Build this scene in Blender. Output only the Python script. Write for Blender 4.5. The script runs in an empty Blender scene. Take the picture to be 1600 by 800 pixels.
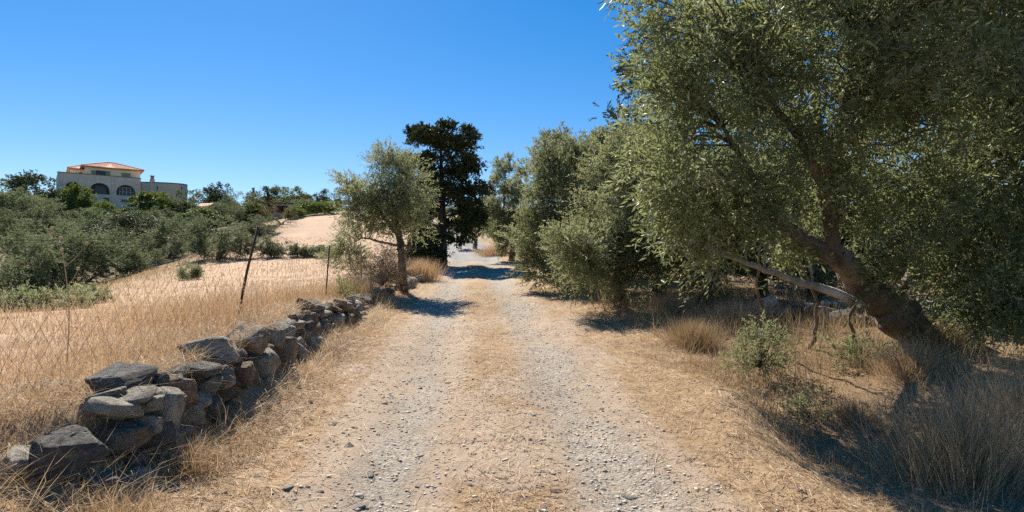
import bpy, bmesh, math
import numpy as np
from mathutils import Vector

# ------------------------------------------------------------------ camera, sky, sun, exposure
FPX, HZ, CAMZ = 953.0, 420.0, 1.7          # focal length and horizon row in photograph pixels (1600 wide), eye height
SUN_EL, SUN_AZ = 45.0, 24.0                # degrees; azimuth measured from straight ahead towards the left
scene = bpy.context.scene
cam_d = bpy.data.cameras.new("camera"); cam = bpy.data.objects.new("camera", cam_d)
scene.collection.objects.link(cam)
cam.location = (0, 0, CAMZ); cam.rotation_euler = (math.radians(90), 0, 0)
cam_d.sensor_width = 36; cam_d.lens = FPX / 1600 * 36
cam_d.shift_y = (HZ - 400) / 1600
cam_d.clip_start = 0.05; cam_d.clip_end = 6000
scene.camera = cam

world = bpy.data.worlds.new("World"); scene.world = world; world.use_nodes = True
wn = world.node_tree; wn.nodes.clear()
sky = wn.nodes.new("ShaderNodeTexSky"); sky.sky_type = 'NISHITA'; sky.sun_disc = False
sky.sun_elevation = math.radians(SUN_EL); sky.sun_rotation = math.radians(-SUN_AZ)
sky.altitude = 50; sky.air_density = 1.0; sky.dust_density = 0.1; sky.ozone_density = 3.2
hsv = wn.nodes.new("ShaderNodeHueSaturation"); hsv.inputs["Saturation"].default_value = 1.45
hsv.inputs["Hue"].default_value = 0.509
bg = wn.nodes.new("ShaderNodeBackground"); bg.inputs["Strength"].default_value = 0.092
wo = wn.nodes.new("ShaderNodeOutputWorld")
wn.links.new(sky.outputs[0], hsv.inputs["Color"]); gam = wn.nodes.new("ShaderNodeGamma"); gam.inputs[1].default_value = 0.85; wn.links.new(hsv.outputs[0], gam.inputs[0]); wn.links.new(gam.outputs[0], bg.inputs[0]); wn.links.new(bg.outputs[0], wo.inputs[0])

sd = bpy.data.lights.new("sun", 'SUN'); sd.energy = 5.0; sd.angle = math.radians(0.55); sd.color = (1.0, 0.93, 0.82)
so = bpy.data.objects.new("sun", sd); scene.collection.objects.link(so)
_e, _a = math.radians(SUN_EL), math.radians(SUN_AZ)
SUNV = Vector((-math.sin(_a) * math.cos(_e), math.cos(_a) * math.cos(_e), math.sin(_e)))
so.rotation_euler = SUNV.to_track_quat('Z', 'Y').to_euler(); so.location = (-30, 30, 60)

scene.view_settings.view_transform = 'Standard'; scene.view_settings.look = 'None'
scene.view_settings.exposure = 0.90; scene.view_settings.gamma = 1.0
scene.render.engine = 'CYCLES'
scene.cycles.use_denoising = False
scene.cycles.max_bounces = 8; scene.cycles.transparent_max_bounces = 4
scene.cycles.diffuse_bounces = 5; scene.cycles.glossy_bounces = 2; scene.cycles.transmission_bounces = 6

R = np.random.default_rng(7)
COL = scene.collection

# ------------------------------------------------------------------ helpers
def sm(a, b, x):
    t = np.clip((x - a) / (b - a), 0, 1); return t * t * (3 - 2 * t)

def _hash(ix, iy, s):
    n = (ix.astype(np.int64) * 374761393 + iy.astype(np.int64) * 668265263 + s * 1442695041) & 0x7fffffff
    n = ((n ^ (n >> 13)) * 1274126177) & 0x7fffffff
    return ((n ^ (n >> 16)) & 0xffff) / 65535.0

def vnoise(x, y, s=0):
    x = np.asarray(x, float); y = np.asarray(y, float)
    ix, iy = np.floor(x), np.floor(y); fx, fy = x - ix, y - iy
    fx = fx * fx * (3 - 2 * fx); fy = fy * fy * (3 - 2 * fy)
    a, b = _hash(ix, iy, s), _hash(ix + 1, iy, s); c, d = _hash(ix, iy + 1, s), _hash(ix + 1, iy + 1, s)
    return (a * (1 - fx) + b * fx) * (1 - fy) + (c * (1 - fx) + d * fx) * fy

def fbm(x, y, s=0, o=4):
    v, a, t = 0, 1, 0
    for k in range(o):
        v = v + a * vnoise(x * 2 ** k, y * 2 ** k, s + k * 17); t += a; a *= .5
    return v / t                                     # 0..1

def tag(o, label=None, cat=None, group=None, kind=None):
    if label: o["label"] = label
    if cat: o["category"] = cat
    if group: o["group"] = group
    if kind: o["kind"] = kind
    return o

def link(name, me, mat=None, parent=None):
    o = bpy.data.objects.new(name, me); COL.objects.link(o)
    if mat is not None and me is not None and not me.materials: me.materials.append(mat)
    if parent is not None: o.parent = parent
    return o

def empty(name, loc=(0, 0, 0)):
    o = bpy.data.objects.new(name, None); COL.objects.link(o); o.location = loc; o.empty_display_size = .2; return o

def np_mesh(name, verts, faces, attrs=None, smooth=False):
    """verts (n,3); faces: one (m,k) array or a list of such arrays."""
    if not isinstance(faces, list): faces = [faces]
    faces = [np.asarray(f, np.int32) for f in faces if len(f)]
    me = bpy.data.meshes.new(name)
    verts = np.asarray(verts, np.float32)
    me.vertices.add(len(verts)); me.vertices.foreach_set("co", verts.ravel())
    nl = sum(f.size for f in faces); nf = sum(len(f) for f in faces)
    me.loops.add(nl); me.polygons.add(nf)
    me.loops.foreach_set("vertex_index", np.concatenate([f.ravel() for f in faces]))
    tot = np.concatenate([np.full(len(f), f.shape[1], np.int32) for f in faces])
    st = np.concatenate([[0], np.cumsum(tot)[:-1]]).astype(np.int32)
    me.polygons.foreach_set("loop_start", st); me.polygons.foreach_set("loop_total", tot)
    if smooth: me.polygons.foreach_set("use_smooth", np.ones(nf, bool))
    for k, v in (attrs or {}).items():
        a = me.attributes.new(k, 'FLOAT', 'POINT'); a.data.foreach_set("value", np.asarray(v, np.float32))
    me.update(calc_edges=True)
    return me

class MB:
    """collects boxes, prisms, tubes; build() links them as ONE mesh"""
    def __init__(s): s.v = []; s.f = []; s.n = 0
    def add(s, v, f):
        s.v.append(np.asarray(v, float)); s.f.extend([[i + s.n for i in q] for q in f]); s.n += len(v)
    def box(s, a, b):
        (x0, y0, z0), (x1, y1, z1) = a, b
        s.add([(x0,y0,z0),(x1,y0,z0),(x1,y1,z0),(x0,y1,z0),(x0,y0,z1),(x1,y0,z1),(x1,y1,z1),(x0,y1,z1)],
              [(0,3,2,1),(4,5,6,7),(0,1,5,4),(1,2,6,5),(2,3,7,6),(3,0,4,7)]); return s
    def quad(s, *p): s.add(p, [tuple(range(len(p)))]); return s
    def build(s, name, mat, parent=None, smooth=False):
        me = bpy.data.meshes.new(name); me.from_pydata(np.concatenate(s.v).tolist(), [], s.f); me.update()
        if smooth: me.polygons.foreach_set("use_smooth", np.ones(len(me.polygons), bool))
        return link(name, me, mat, parent)

def tube(path, rad, sides=7, gnarl=0.0, rng=None):
    P = np.asarray(path, float); n = len(P); rad = np.broadcast_to(np.asarray(rad, float), (n,))
    T = np.gradient(P, axis=0); T /= np.linalg.norm(T, axis=1)[:, None] + 1e-9
    u = np.cross(T[0], [0.31, 0.95, 0.1]); u /= np.linalg.norm(u) + 1e-9
    V = []; ang = np.linspace(0, 2 * np.pi, sides, endpoint=False)
    for i in range(n):
        u = u - T[i] * np.dot(u, T[i]); u /= np.linalg.norm(u) + 1e-9; w = np.cross(T[i], u)
        r = rad[i] * (1 + (gnarl * (rng.random(sides) - .5) * 2 if gnarl else 0))
        V.append(P[i] + (np.cos(ang) * r)[:, None] * u + (np.sin(ang) * r)[:, None] * w)
    V = np.concatenate(V); F = []
    for i in range(n - 1):
        for k in range(sides):
            F.append((i*sides+k, i*sides+(k+1) % sides, (i+1)*sides+(k+1) % sides, (i+1)*sides+k))
    F.append(tuple(range(sides))[::-1]); F.append(tuple((n-1)*sides + k for k in range(sides)))
    return V, F

def spline(pts, n):
    P = np.asarray(pts, float); m = len(P); t = np.linspace(0, m - 1, n); out = []
    for x in t:
        i = min(int(x), m - 2); f = x - i
        p0, p1, p2, p3 = P[max(i-1, 0)], P[i], P[i+1], P[min(i+2, m-1)]
        out.append(.5*((2*p1)+(-p0+p2)*f+(2*p0-5*p1+4*p2-p3)*f*f+(-p0+3*p1-3*p2+p3)*f**3))
    return np.array(out)

# ------------------------------------------------------------------ terrain height
_Y = np.array([-900, -60, 0, 26, 30, 36, 95, 110, 140, 900]); 
def prof(y):
    yy = np.linspace(-900, 1200, 8401)
    if not hasattr(prof, 'z'):
        s = np.where(yy < 0, .02, .063) + sm(28, 42, yy) * .075 - sm(80, 112, yy) * .155
        s = np.where(yy < -60, 0.0, s)
        z = np.cumsum(s) * (yy[1] - yy[0]); prof.z = z - np.interp(0, yy, z)
        prof.z = np.where(yy > 300, np.interp(300, yy, prof.z), prof.z)
    return np.interp(y, yy, prof.z)

def road_c(y):
    return 0.2 - .068 * np.clip(y, -20, 80) - .0062 * np.clip(y - 32, 0, 30) ** 2 - .30 * np.clip(y - 62, 0, 60)
def wall_x(y): return road_c(y) - 2.28 + .06 * np.sin(y * 1.3)
def bank_h(y): return np.interp(y, [-5, 3, 5, 8, 10, 12.5, 16.5, 25, 60], [.45, .52, .60, .62, .45, .26, .08, .10, .12])
def edge_x(y): return np.interp(y, [-20, 5, 8, 12.7, 22, 33, 48, 80, 110], [-9.5, -9.2, -9.6, -10.7, -14, -18, -18.6, -27, -34])
def height(x, y, detail=True):
    x = np.asarray(x, float); y = np.asarray(y, float)
    b = prof(y); c = road_c(y); u = x - c
    z = b - .045 * np.exp(-((u + .78) / .28) ** 2) - .045 * np.exp(-((u - .78) / .28) ** 2) + .02 * np.exp(-(u / .35) ** 2)
    # left: bank and field
    xw = wall_x(y); lf = sm(0.0, 1, (xw - x) / (.22 + .75 * sm(4.3, 3.4, y)))
    fld = b + bank_h(y) - .03 * np.clip(xw - x, 0, 60)
    z = z * (1 - lf) + fld * lf
    z = z + (.16 + .06 * np.sin(y * 2.3)) * np.exp(-np.clip(x - xw, 0, 9) / .30) * (1 - lf) * sm(16, 10, y)
    # grove valley beyond the field edge
    G = np.where(y < 25, -.5 - .02 * (25 - y), -.5 + (y - 25) * .172)
    G = np.minimum(G, 10.3 + .01 * (y - 88)) - .015 * np.clip(-60 - x, 0, 200)
    G = np.where(y > 110, G - .04 * (np.minimum(y, 300) - 110), G)
    gm = sm(0, 5.5, edge_x(y) - x)
    z = z * (1 - gm) + np.minimum(G, z) * gm
    z = z + 1.7 * np.exp(-((x + 17) / 9) ** 2 - ((y - 60) / 15) ** 2)
    # right side: shallow ditch, then ground that climbs less
    r = np.clip(u - 2.0, 0, None)
    z = z - .30 * sm(2.1, 2.9, u + .25 * np.sin(y * 1.7)) * sm(5.6, 3.4, u) * sm(10, 6, y) + .10 * sm(3.4, 5, u)
    z = z - (b * .25) * sm(5, 22, x) * sm(0, 30, y)
    if detail:
        off = sm(1.3, 2.4, np.abs(u))
        z = z + (fbm(x * .9, y * .9, 3) - .5) * .16 * off + (fbm(x * 5, y * 5, 9, 3) - .5) * (.035 + .03 * off)
    return z

def at(px, py, d): return np.array([(px - 800) / FPX * d, d, CAMZ + (HZ - py) / FPX * d])
def hit(px, py):
    d = np.concatenate([np.arange(1.2, 40, .02), np.arange(40, 200, .2)])
    g = height((px - 800) / FPX * d, d); r = CAMZ + (HZ - py) / FPX * d
    k = np.argmax(r <= g); return np.array([(px - 800) / FPX * d[k], d[k], g[k]])
def onground(px, d):
    x = (px - 800) / FPX * d; return np.array([x, d, float(height(x, d))])

# ------------------------------------------------------------------ materials
def newmat(name):
    m = bpy.data.materials.new(name); m.use_nodes = True; nt = m.node_tree; nt.nodes.clear()
    out = nt.nodes.new("ShaderNodeOutputMaterial"); return m, nt, out
class N:
    def __init__(s, nt): s.nt = nt
    def __call__(s, t, **kw):
        n = s.nt.nodes.new("ShaderNode" + t)
        for k, v in kw.items():
            if k in n.inputs: 
                if hasattr(v, 'is_linked'): s.nt.links.new(v, n.inputs[k])
                else: n.inputs[k].default_value = v
            else: setattr(n, k, v)
        return n
    def ln(s, a, b): s.nt.links.new(a, b)
    def ramp(s, fac, stops):
        r = s.nt.nodes.new("ShaderNodeValToRGB"); s.nt.links.new(fac, r.inputs[0]); e = r.color_ramp.elements
        while len(e) < len(stops): e.new(.5)
        for k, (p, c) in enumerate(stops):
            e[k].position = p; e[k].color = (*c, 1) if len(c) == 3 else c
        return r.outputs[0]
    def mix(s, f, a, b, mode='MIX'):
        m = s.nt.nodes.new("ShaderNodeMix"); m.data_type = 'RGBA'; m.blend_type = mode
        for i, v in ((0, f), (6, a), (7, b)):
            if hasattr(v, 'is_linked'): s.nt.links.new(v, m.inputs[i])
            else: m.inputs[i].default_value = v if i == 0 else (*v, 1)
        return m.outputs[2]
    def math(s, op, a, b=0.0, clamp=False):
        m = s.nt.nodes.new("ShaderNodeMath"); m.operation = op; m.use_clamp = clamp
        for i, v in ((0, a), (1, b)):
            if hasattr(v, 'is_linked'): s.nt.links.new(v, m.inputs[i])
            else: m.inputs[i].default_value = v
        return m.outputs[0]

def leaf_mat(name, stops, trans=.3, rough=.5, tcol=(.30, .34, .06), gloss=.06, jitter=.35):
    m, nt, out = newmat(name); n = N(nt)
    a = n("Attribute", attribute_name="rnd"); oi = n("ObjectInfo")
    c = n.ramp(a.outputs["Fac"], stops)
    hv = n("HueSaturation", Color=c)
    n.ln(n.math('ADD', n.math('MULTIPLY', oi.outputs["Random"], jitter), 1 - jitter / 2), hv.inputs["Value"])
    c = hv.outputs[0]
    p = n("BsdfPrincipled", **{"Base Color": c, "Roughness": rough, "Specular IOR Level": gloss * 5})
    t = n("BsdfTranslucent"); n.ln(n.mix(.5, c, tcol), t.inputs["Color"])
    ms = n("MixShader"); ms.inputs[0].default_value = trans
    n.ln(p.outputs[0], ms.inputs[1]); n.ln(t.outputs[0], ms.inputs[2]); n.ln(ms.outputs[0], out.inputs[0]); return m

M = {}
M['olive'] = leaf_mat("olive_leaf", [(0, (.105, .122, .056)), (.45, (.195, .210, .110)), (.8, (.30, .31, .19)), (1, (.44, .45, .34))], .50, .5, (.35, .37, .15), .05)
M['olive_near'] = leaf_mat("olive_leaf_near", [(0, (.085, .108, .042)), (.5, (.175, .200, .095)), (.82, (.29, .305, .185)), (1, (.47, .48, .37))], .50, .45, (.34, .37, .13), .07, 0)
M['grove'] = leaf_mat("grove_leaf", [(0, (.070, .094, .042)), (.5, (.120, .145, .070)), (1, (.195, .21, .125))], .40, .6, (.24, .27, .12), .03, .4)
M['green'] = leaf_mat("green_leaf", [(0, (.075, .105, .026)), (.5, (.13, .165, .042)), (1, (.20, .225, .075))], .35, .5, (.22, .28, .04), .06)
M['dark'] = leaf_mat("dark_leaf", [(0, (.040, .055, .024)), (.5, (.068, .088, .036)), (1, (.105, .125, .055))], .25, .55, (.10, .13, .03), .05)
M['cypress'] = leaf_mat("cypress_spray", [(0, (.030, .042, .019)), (.5, (.052, .068, .028)), (1, (.095, .112, .046))], .18, .6, (.08, .10, .03), .04, .2)
M['straw'] = leaf_mat("straw_blade", [(0, (.27, .175, .095)), (.5, (.50, .355, .205)), (1, (.74, .59, .40))], .30, .55, (.6, .4, .18), .05, 0)
M['ochre'] = leaf_mat("ochre_blade", [(0, (.34, .215, .125)), (.5, (.57, .40, .25)), (1, (.76, .59, .41))], .30, .55, (.6, .36, .14), .05, 0)
M['brown'] = leaf_mat("dead_twig", [(0, (.10, .065, .040)), (.5, (.18, .115, .065)), (1, (.30, .20, .12))], .15, .7, (.3, .2, .1), .02, 0)
M['greygrass'] = leaf_mat("grey_dry_blade", [(0, (.22, .15, .085)), (.5, (.38, .27, .15)), (1, (.58, .44, .27))], .25, .6, (.4, .28, .13), .04, 0)

def bark_mat(name, a, b, sc=1.0):
    m, nt, out = newmat(name); n = N(nt); tc = n("TexCoord"); mp = n("Mapping"); mp.inputs["Scale"].default_value = (14*sc, 14*sc, 4*sc)
    n.ln(tc.outputs["Object"], mp.inputs[0])
    t = n("TexNoise", Scale=1.0, Detail=6.0, Roughness=.7); n.ln(mp.outputs[0], t.inputs["Vector"])
    t2 = n("TexNoise", Scale=2.2*sc, Detail=3.0); n.ln(tc.outputs["Object"], t2.inputs["Vector"])
    c = n.ramp(t.outputs[0], [(.3, a), (.7, b)])
    c = n.mix(n.ramp(t2.outputs[0], [(.5, (0,0,0)), (.68, (1,1,1))]), c, tuple(min(1, x*1.5+.03) for x in b))
    bp = n("Bump", Strength=1.0, Distance=.07); n.ln(t.outputs[0], bp.inputs["Height"])
    p = n("BsdfPrincipled", Roughness=.9); n.ln(c, p.inputs["Base Color"]); n.ln(bp.outputs[0], p.inputs["Normal"]); n.ln(p.outputs[0], out.inputs[0]); return m
M['bark'] = bark_mat("olive_bark", (.060, .045, .032), (.20, .155, .115))
M['bark_dark'] = bark_mat("dark_bark", (.035, .026, .020), (.11, .082, .060))
M['bark_pale'] = bark_mat("pale_dead_wood", (.22, .18, .14), (.42, .37, .31))
M['limb'] = bark_mat("limb_bark", (.075, .052, .036), (.20, .145, .10))

def stone_mat(name, a, b, lich=(.42, .38, .30), amt=.58):
    m, nt, out = newmat(name); n = N(nt); tc = n("TexCoord"); oi = n("ObjectInfo")
    ad = n("VectorMath", operation='ADD'); n.ln(tc.outputs["Object"], ad.inputs[0])
    sc = n("VectorMath", operation='SCALE'); sc.inputs["Scale"].default_value = 37.0
    cb = n("CombineXYZ"); n.ln(oi.outputs["Random"], cb.inputs[0]); n.ln(oi.outputs["Random"], cb.inputs[1]); n.ln(cb.outputs[0], sc.inputs[0]); n.ln(sc.outputs[0], ad.inputs[1])
    v = ad.outputs[0]
    t = n("TexNoise", Scale=4.0, Detail=10.0, Roughness=.78); n.ln(v, t.inputs["Vector"])
    t2 = n("TexNoise", Scale=3.2, Detail=8.0, Roughness=.72); n.ln(v, t2.inputs["Vector"])
    t3 = n("TexNoise", Scale=13.0, Detail=4.0, Roughness=.7); n.ln(v, t3.inputs["Vector"])
    c = n.ramp(t.outputs[0], [(.32, a), (.66, b)])
    c = n.mix(n.ramp(t2.outputs[0], [(amt-.06, (0,0,0)), (amt+.08, (.8,.8,.8))]), c, lich)
    c = n.mix(n.ramp(t3.outputs[0], [(.58, (0,0,0)), (.70, (.6,.6,.6))]), c, tuple(x*.35 for x in a))
    hv = n("HueSaturation", Color=c); n.ln(n.math('ADD', n.math('MULTIPLY', oi.outputs["Random"], .5), .75), hv.inputs["Value"])
    bp = n("Bump", Strength=1.0, Distance=.16); n.ln(n.math('ADD', t.outputs[0], n.math('MULTIPLY', t3.outputs[0], .5)), bp.inputs["Height"])
    p = n("BsdfPrincipled", Roughness=.92); n.ln(hv.outputs[0], p.inputs["Base Color"]); n.ln(bp.outputs[0], p.inputs["Normal"]); n.ln(p.outputs[0], out.inputs[0]); return m
M['stone'] = stone_mat("wall_stone", (.29, .24, .18), (.56, .48, .365), (.74, .67, .54), .50)
M['stone_brown'] = stone_mat("brown_wall_stone", (.26, .17, .105), (.46, .325, .21), (.60, .50, .36), .56)
M['stone_dark'] = stone_mat("dark_wall_stone", (.12, .105, .088), (.29, .26, .22), (.50, .45, .375), .54)
M['stone_pale'] = stone_mat("pale_loose_stone", (.40, .35, .29), (.58, .52, .43), (.64, .58, .50), .6)

def flat_mat(name, col, rough=.85, var=.12, scale=6.0, metal=0.0, bump=.0):
    m, nt, out = newmat(name); n = N(nt); tc = n("TexCoord")
    t = n("TexNoise", Scale=scale, Detail=5.0, Roughness=.65); n.ln(tc.outputs["Object"], t.inputs["Vector"])
    lo = tuple(c*(1-var*1.6) for c in col); hi = tuple(min(1, c*(1+var)) for c in col)
    p = n("BsdfPrincipled", Roughness=rough, Metallic=metal); n.ln(n.ramp(t.outputs[0], [(.3, lo), (.7, hi)]), p.inputs["Base Color"])
    if bump:
        bp = n("Bump", Strength=bump, Distance=.02); n.ln(t.outputs[0], bp.inputs["Height"]); n.ln(bp.outputs[0], p.inputs["Normal"])
    n.ln(p.outputs[0], out.inputs[0]); return m
M['rust'] = flat_mat("rusty_iron", (.075, .048, .034), .85, .5, 30)
M['wire'] = flat_mat("rusty_wire", (.12, .098, .080), .75, .4, 20, .3)
M['wood'] = flat_mat("weathered_wood", (.17, .105, .068), .9, .35, 9)

# the ground: straw litter, dirt and gravel laid out by masks stored on the mesh
def ground_mat():
    m, nt, out = newmat("dry_ground"); n = N(nt); geo = n("NewGeometry"); pos = geo.outputs["Position"]
    A = lambda k: n("Attribute", attribute_name=k).outputs["Fac"]
    big = n("TexNoise", Scale=.55, Detail=5.0, Roughness=.6); n.ln(pos, big.inputs["Vector"])
    mid = n("TexNoise", Scale=5.0, Detail=6.0, Roughness=.7); n.ln(pos, mid.inputs["Vector"])
    fin = n("TexNoise", Scale=48.0, Detail=4.0, Roughness=.75); n.ln(pos, fin.inputs["Vector"])
    mp = n("Mapping"); mp.inputs["Scale"].default_value = (26, 90, 40); mp.inputs["Rotation"].default_value = (0, 0, .5); n.ln(pos, mp.inputs[0])
    fib = n("TexNoise", Scale=1.0, Detail=3.0, Roughness=.8, Distortion=1.5); n.ln(mp.outputs[0], fib.inputs["Vector"])
    straw = n.ramp(fin.outputs[0], [(.28, (.22, .145, .085)), (.5, (.40, .285, .172)), (.74, (.60, .46, .305))])
    straw = n.mix(n.ramp(fib.outputs[0], [(.45, (0,0,0)), (.7, (.75,.75,.75))]), straw, (.53, .385, .235))
    straw = n.mix(n.ramp(mid.outputs[0], [(.42, (.55,.55,.55)), (.62, (0,0,0))]), straw, (.29, .18, .10))
    dirt = n.ramp(fin.outputs[0], [(.25, (.31, .235, .17)), (.55, (.45, .355, .262)), (.8, (.55, .455, .36))])
    dirt = n.mix(n.ramp(mid.outputs[0], [(.4, (0,0,0)), (.68, (.6,.6,.6))]), dirt, (.43, .32, .235))
    vo = n("TexVoronoi", Scale=42.0, Randomness=1.0); n.ln(pos, vo.inputs["Vector"])
    vs = n("TexVoronoi", Scale=95.0, Randomness=1.0); n.ln(pos, vs.inputs["Vector"])
    sep = n("SeparateColor"); n.ln(vo.outputs["Color"], sep.inputs[0])
    sep2 = n("SeparateColor"); n.ln(vs.outputs["Color"], sep2.inputs[0])
    g1 = n.ramp(sep.outputs[0], [(0, (.25, .215, .17)), (.5, (.39, .34, .275)), (1, (.54, .48, .40))])
    g2 = n.ramp(sep2.outputs[0], [(0, (.26, .225, .18)), (.5, (.38, .33, .27)), (1, (.50, .445, .375))])
    grav = n.mix(n.ramp(mid.outputs[0], [(.45, (0,0,0)), (.55, (1,1,1))]), g1, g2)
    def edge(k, w=.55):
        s = n.math('ADD', A(k), n.math('MULTIPLY', n.math('SUBTRACT', mid.outputs[0], .5), w))
        s = n.math('ADD', s, n.math('MULTIPLY', n.math('SUBTRACT', fin.outputs[0], .5), .7))
        return n.ramp(s, [(.40, (0,0,0)), (.60, (1,1,1))])
    c = n.mix(edge('dirt'), straw, dirt)
    c = n.mix(edge('gravel', .9), c, grav)
    c = n.mix(A('field'), c, n.mix(n.ramp(fin.outputs[0], [(.35, (0,0,0)), (.65, (1,1,1))]), (.50, .33, .215), (.67, .49, .345)))
    c = n.mix(A('litter_shade'), c, n.ramp(fin.outputs[0], [(.3, (.075, .052, .034)), (.55, (.20, .135, .08)), (.75, (.34, .24, .145))]))  # dark ramp: dead litter with overhanging shade painted in
    c = n.mix(A('scrub'), c, n.ramp(mid.outputs[0], [(.3, (.10, .085, .045)), (.6, (.24, .18, .10)), (.75, (.36, .27, .16))]))
    c = n.mix(A('slab'), c, n.ramp(mid.outputs[0], [(.3, (.27, .26, .24)), (.7, (.38, .365, .335))]))
    c = n.mix(1.0, c, n.ramp(big.outputs[0], [(.3, (.84,.82,.80)), (.7, (1.08,1.06,1.02))]), 'MULTIPLY')
    h = n.math('ADD', n.math('MULTIPLY', fin.outputs[0], .9), n.math('ADD', n.math('MULTIPLY', fib.outputs[0], .5), n.math('MULTIPLY', mid.outputs[0], .8)))
    h = n.math('ADD', h, n.math('MULTIPLY', n.math('MULTIPLY', n.math('SUBTRACT', .7, vo.outputs["Distance"]), edge('gravel', .9)), .8))
    bp = n("Bump", Strength=.75, Distance=.022); n.ln(h, bp.inputs["Height"])
    p = n("BsdfPrincipled", Roughness=.95); p.inputs["Specular IOR Level"].default_value = .15
    n.ln(c, p.inputs["Base Color"]); n.ln(bp.outputs[0], p.inputs["Normal"]); n.ln(p.outputs[0], out.inputs[0]); return m
M['ground'] = ground_mat()

def ground_masks(x, y):
    u = x - road_c(y); w = (fbm(x * .8, y * .35, 21) - .5) * .35
    far = sm(10, 22, y)
    gl = np.exp(-((u + .80 + w) / (.48 + .1 * far)) ** 2); gr = np.exp(-((u - .80 + w * .7) / (.50 + .1 * far)) ** 2)
    patch = sm(.30, .62, fbm(x * .7, y * .45, 33)) 
    gravel = np.maximum(gl * (.47 + .28 * patch), gr * (.51 + .30 * patch))
    gravel = np.maximum(gravel, sm(34, 46, y) * sm(2.0, 1.3, np.abs(u)))
    dirt = sm(1.85, 1.15, np.abs(u + w * .6)) * (.80 - .80 * np.exp(-((u - .05 + w * .5) / .36) ** 2) * sm(.18, .42, fbm(x * 1.5, y * .6, 5)))
    dirt = np.maximum(dirt, .75 * sm(.5, .72, fbm(x * .6, y * .6, 41)) * sm(2.6, 1.7, np.abs(u)))
    field = sm(.4, 2.6, wall_x(y) - x) * sm(-1, 2.5, x - edge_x(y)) * .85
    litter_shade = sm(2.4, 4.2, u + (fbm(x * .8, y * .8, 55) - .5) * 2.2) * sm(60, 25, y) * .45  # darkens the right verge: dry litter plus tree shade painted into the colour
    scrub = sm(0, 4, edge_x(y) - x)
    return dict(gravel=gravel, dirt=dirt, field=field, litter_shade=litter_shade, scrub=scrub, slab=sm(27, 36, y) * sm(1.75, 1.35, np.abs(u)))

# ------------------------------------------------------------------ ground and track
def axis(dense0, dense1, step, lo, hi, g=1.13):
    a = list(np.arange(dense0, dense1, step)); s = step; v = a[-1]
    while v < hi: s *= g; v += s; a.append(v)
    s = step; v = dense0; b = []
    while v > lo: s *= g; v -= s; b.append(v)
    return np.array(b[::-1] + a)
def grid_mesh(name, X, Y, Z, attrs, smooth=True):
    ny, nx = X.shape; i = np.arange(ny * nx).reshape(ny, nx)
    f = np.stack([i[:-1, :-1], i[:-1, 1:], i[1:, 1:], i[1:, :-1]], -1).reshape(-1, 4)
    return np_mesh(name, np.stack([X, Y, Z], -1).reshape(-1, 3), f, {k: v.ravel() for k, v in attrs.items()}, smooth)
gx = axis(-5, 6, .085, -1500, 1500, 1.10); gy = axis(1.5, 14, .095, -800, 2500, 1.07)
GX, GY = np.meshgrid(gx, gy); GZ = height(GX, GY)
inroad = sm(1.75, 1.6, np.abs(GX - road_c(GY))) * (GY > -8) * (GY < 66)
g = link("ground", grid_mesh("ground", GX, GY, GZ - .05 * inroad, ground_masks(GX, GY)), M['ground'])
tag(g, "dry straw covered hillside ground with field and grove slope", "ground", kind="structure")
ty = axis(1.5, 15, .06, -7, 64, 1.03); tu = np.linspace(-1.8, 1.8, 73)
TU, TY = np.meshgrid(tu, ty); TX = TU + road_c(TY)
TZ = height(TX, TY) + .004 - .06 * sm(1.68, 1.8, np.abs(TU))
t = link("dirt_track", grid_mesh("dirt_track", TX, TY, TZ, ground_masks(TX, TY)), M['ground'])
tag(t, "pale gravel and dirt track with two wheel ruts running uphill", "track", kind="structure")

# ------------------------------------------------------------------ foliage tools
def nrm(a): return a / (np.linalg.norm(a, axis=-1, keepdims=True) + 1e-9)
def leaves(P, D, L, W, rnd, rng, fold=.25):
    """one folded rhombus leaf per row: base P, direction D, length L, width W"""
    n = len(P); D = nrm(D); q = nrm(rng.normal(size=(n, 3))); S = nrm(np.cross(D, q)); U = np.cross(S, D)
    L = np.broadcast_to(L, (n,))[:, None]; W = np.broadcast_to(W, (n,))[:, None]
    mid = P + D * L * .45
    V = np.stack([P, mid + S * W * .5 + U * W * fold, P + D * L, mid - S * W * .5 + U * W * fold], 1).reshape(-1, 3)
    i = np.arange(n)[:, None] * 4
    F = np.concatenate([i + [0, 1, 2], i + [0, 2, 3]])
    return V, F, np.repeat(rnd, 4)

def clump_points(rng, env, n, fill=.45, low=-1.0):
    """n clump centres within a union of ellipsoids (cx,cy,cz,rx,ry,rz), gathered towards the surface"""
    env = np.asarray(env, float); w = np.cbrt(env[:, 3] * env[:, 4] * env[:, 5]) ** 2.2; k = rng.choice(len(env), n, p=w / w.sum())
    d = nrm(rng.normal(size=(n, 3))); d[:, 2] = np.maximum(d[:, 2], low); r = fill + (1 - fill) * rng.random(n) ** .6
    return env[k, :3] + d * r[:, None] * env[k, 3:6], env[k, :3]

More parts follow.
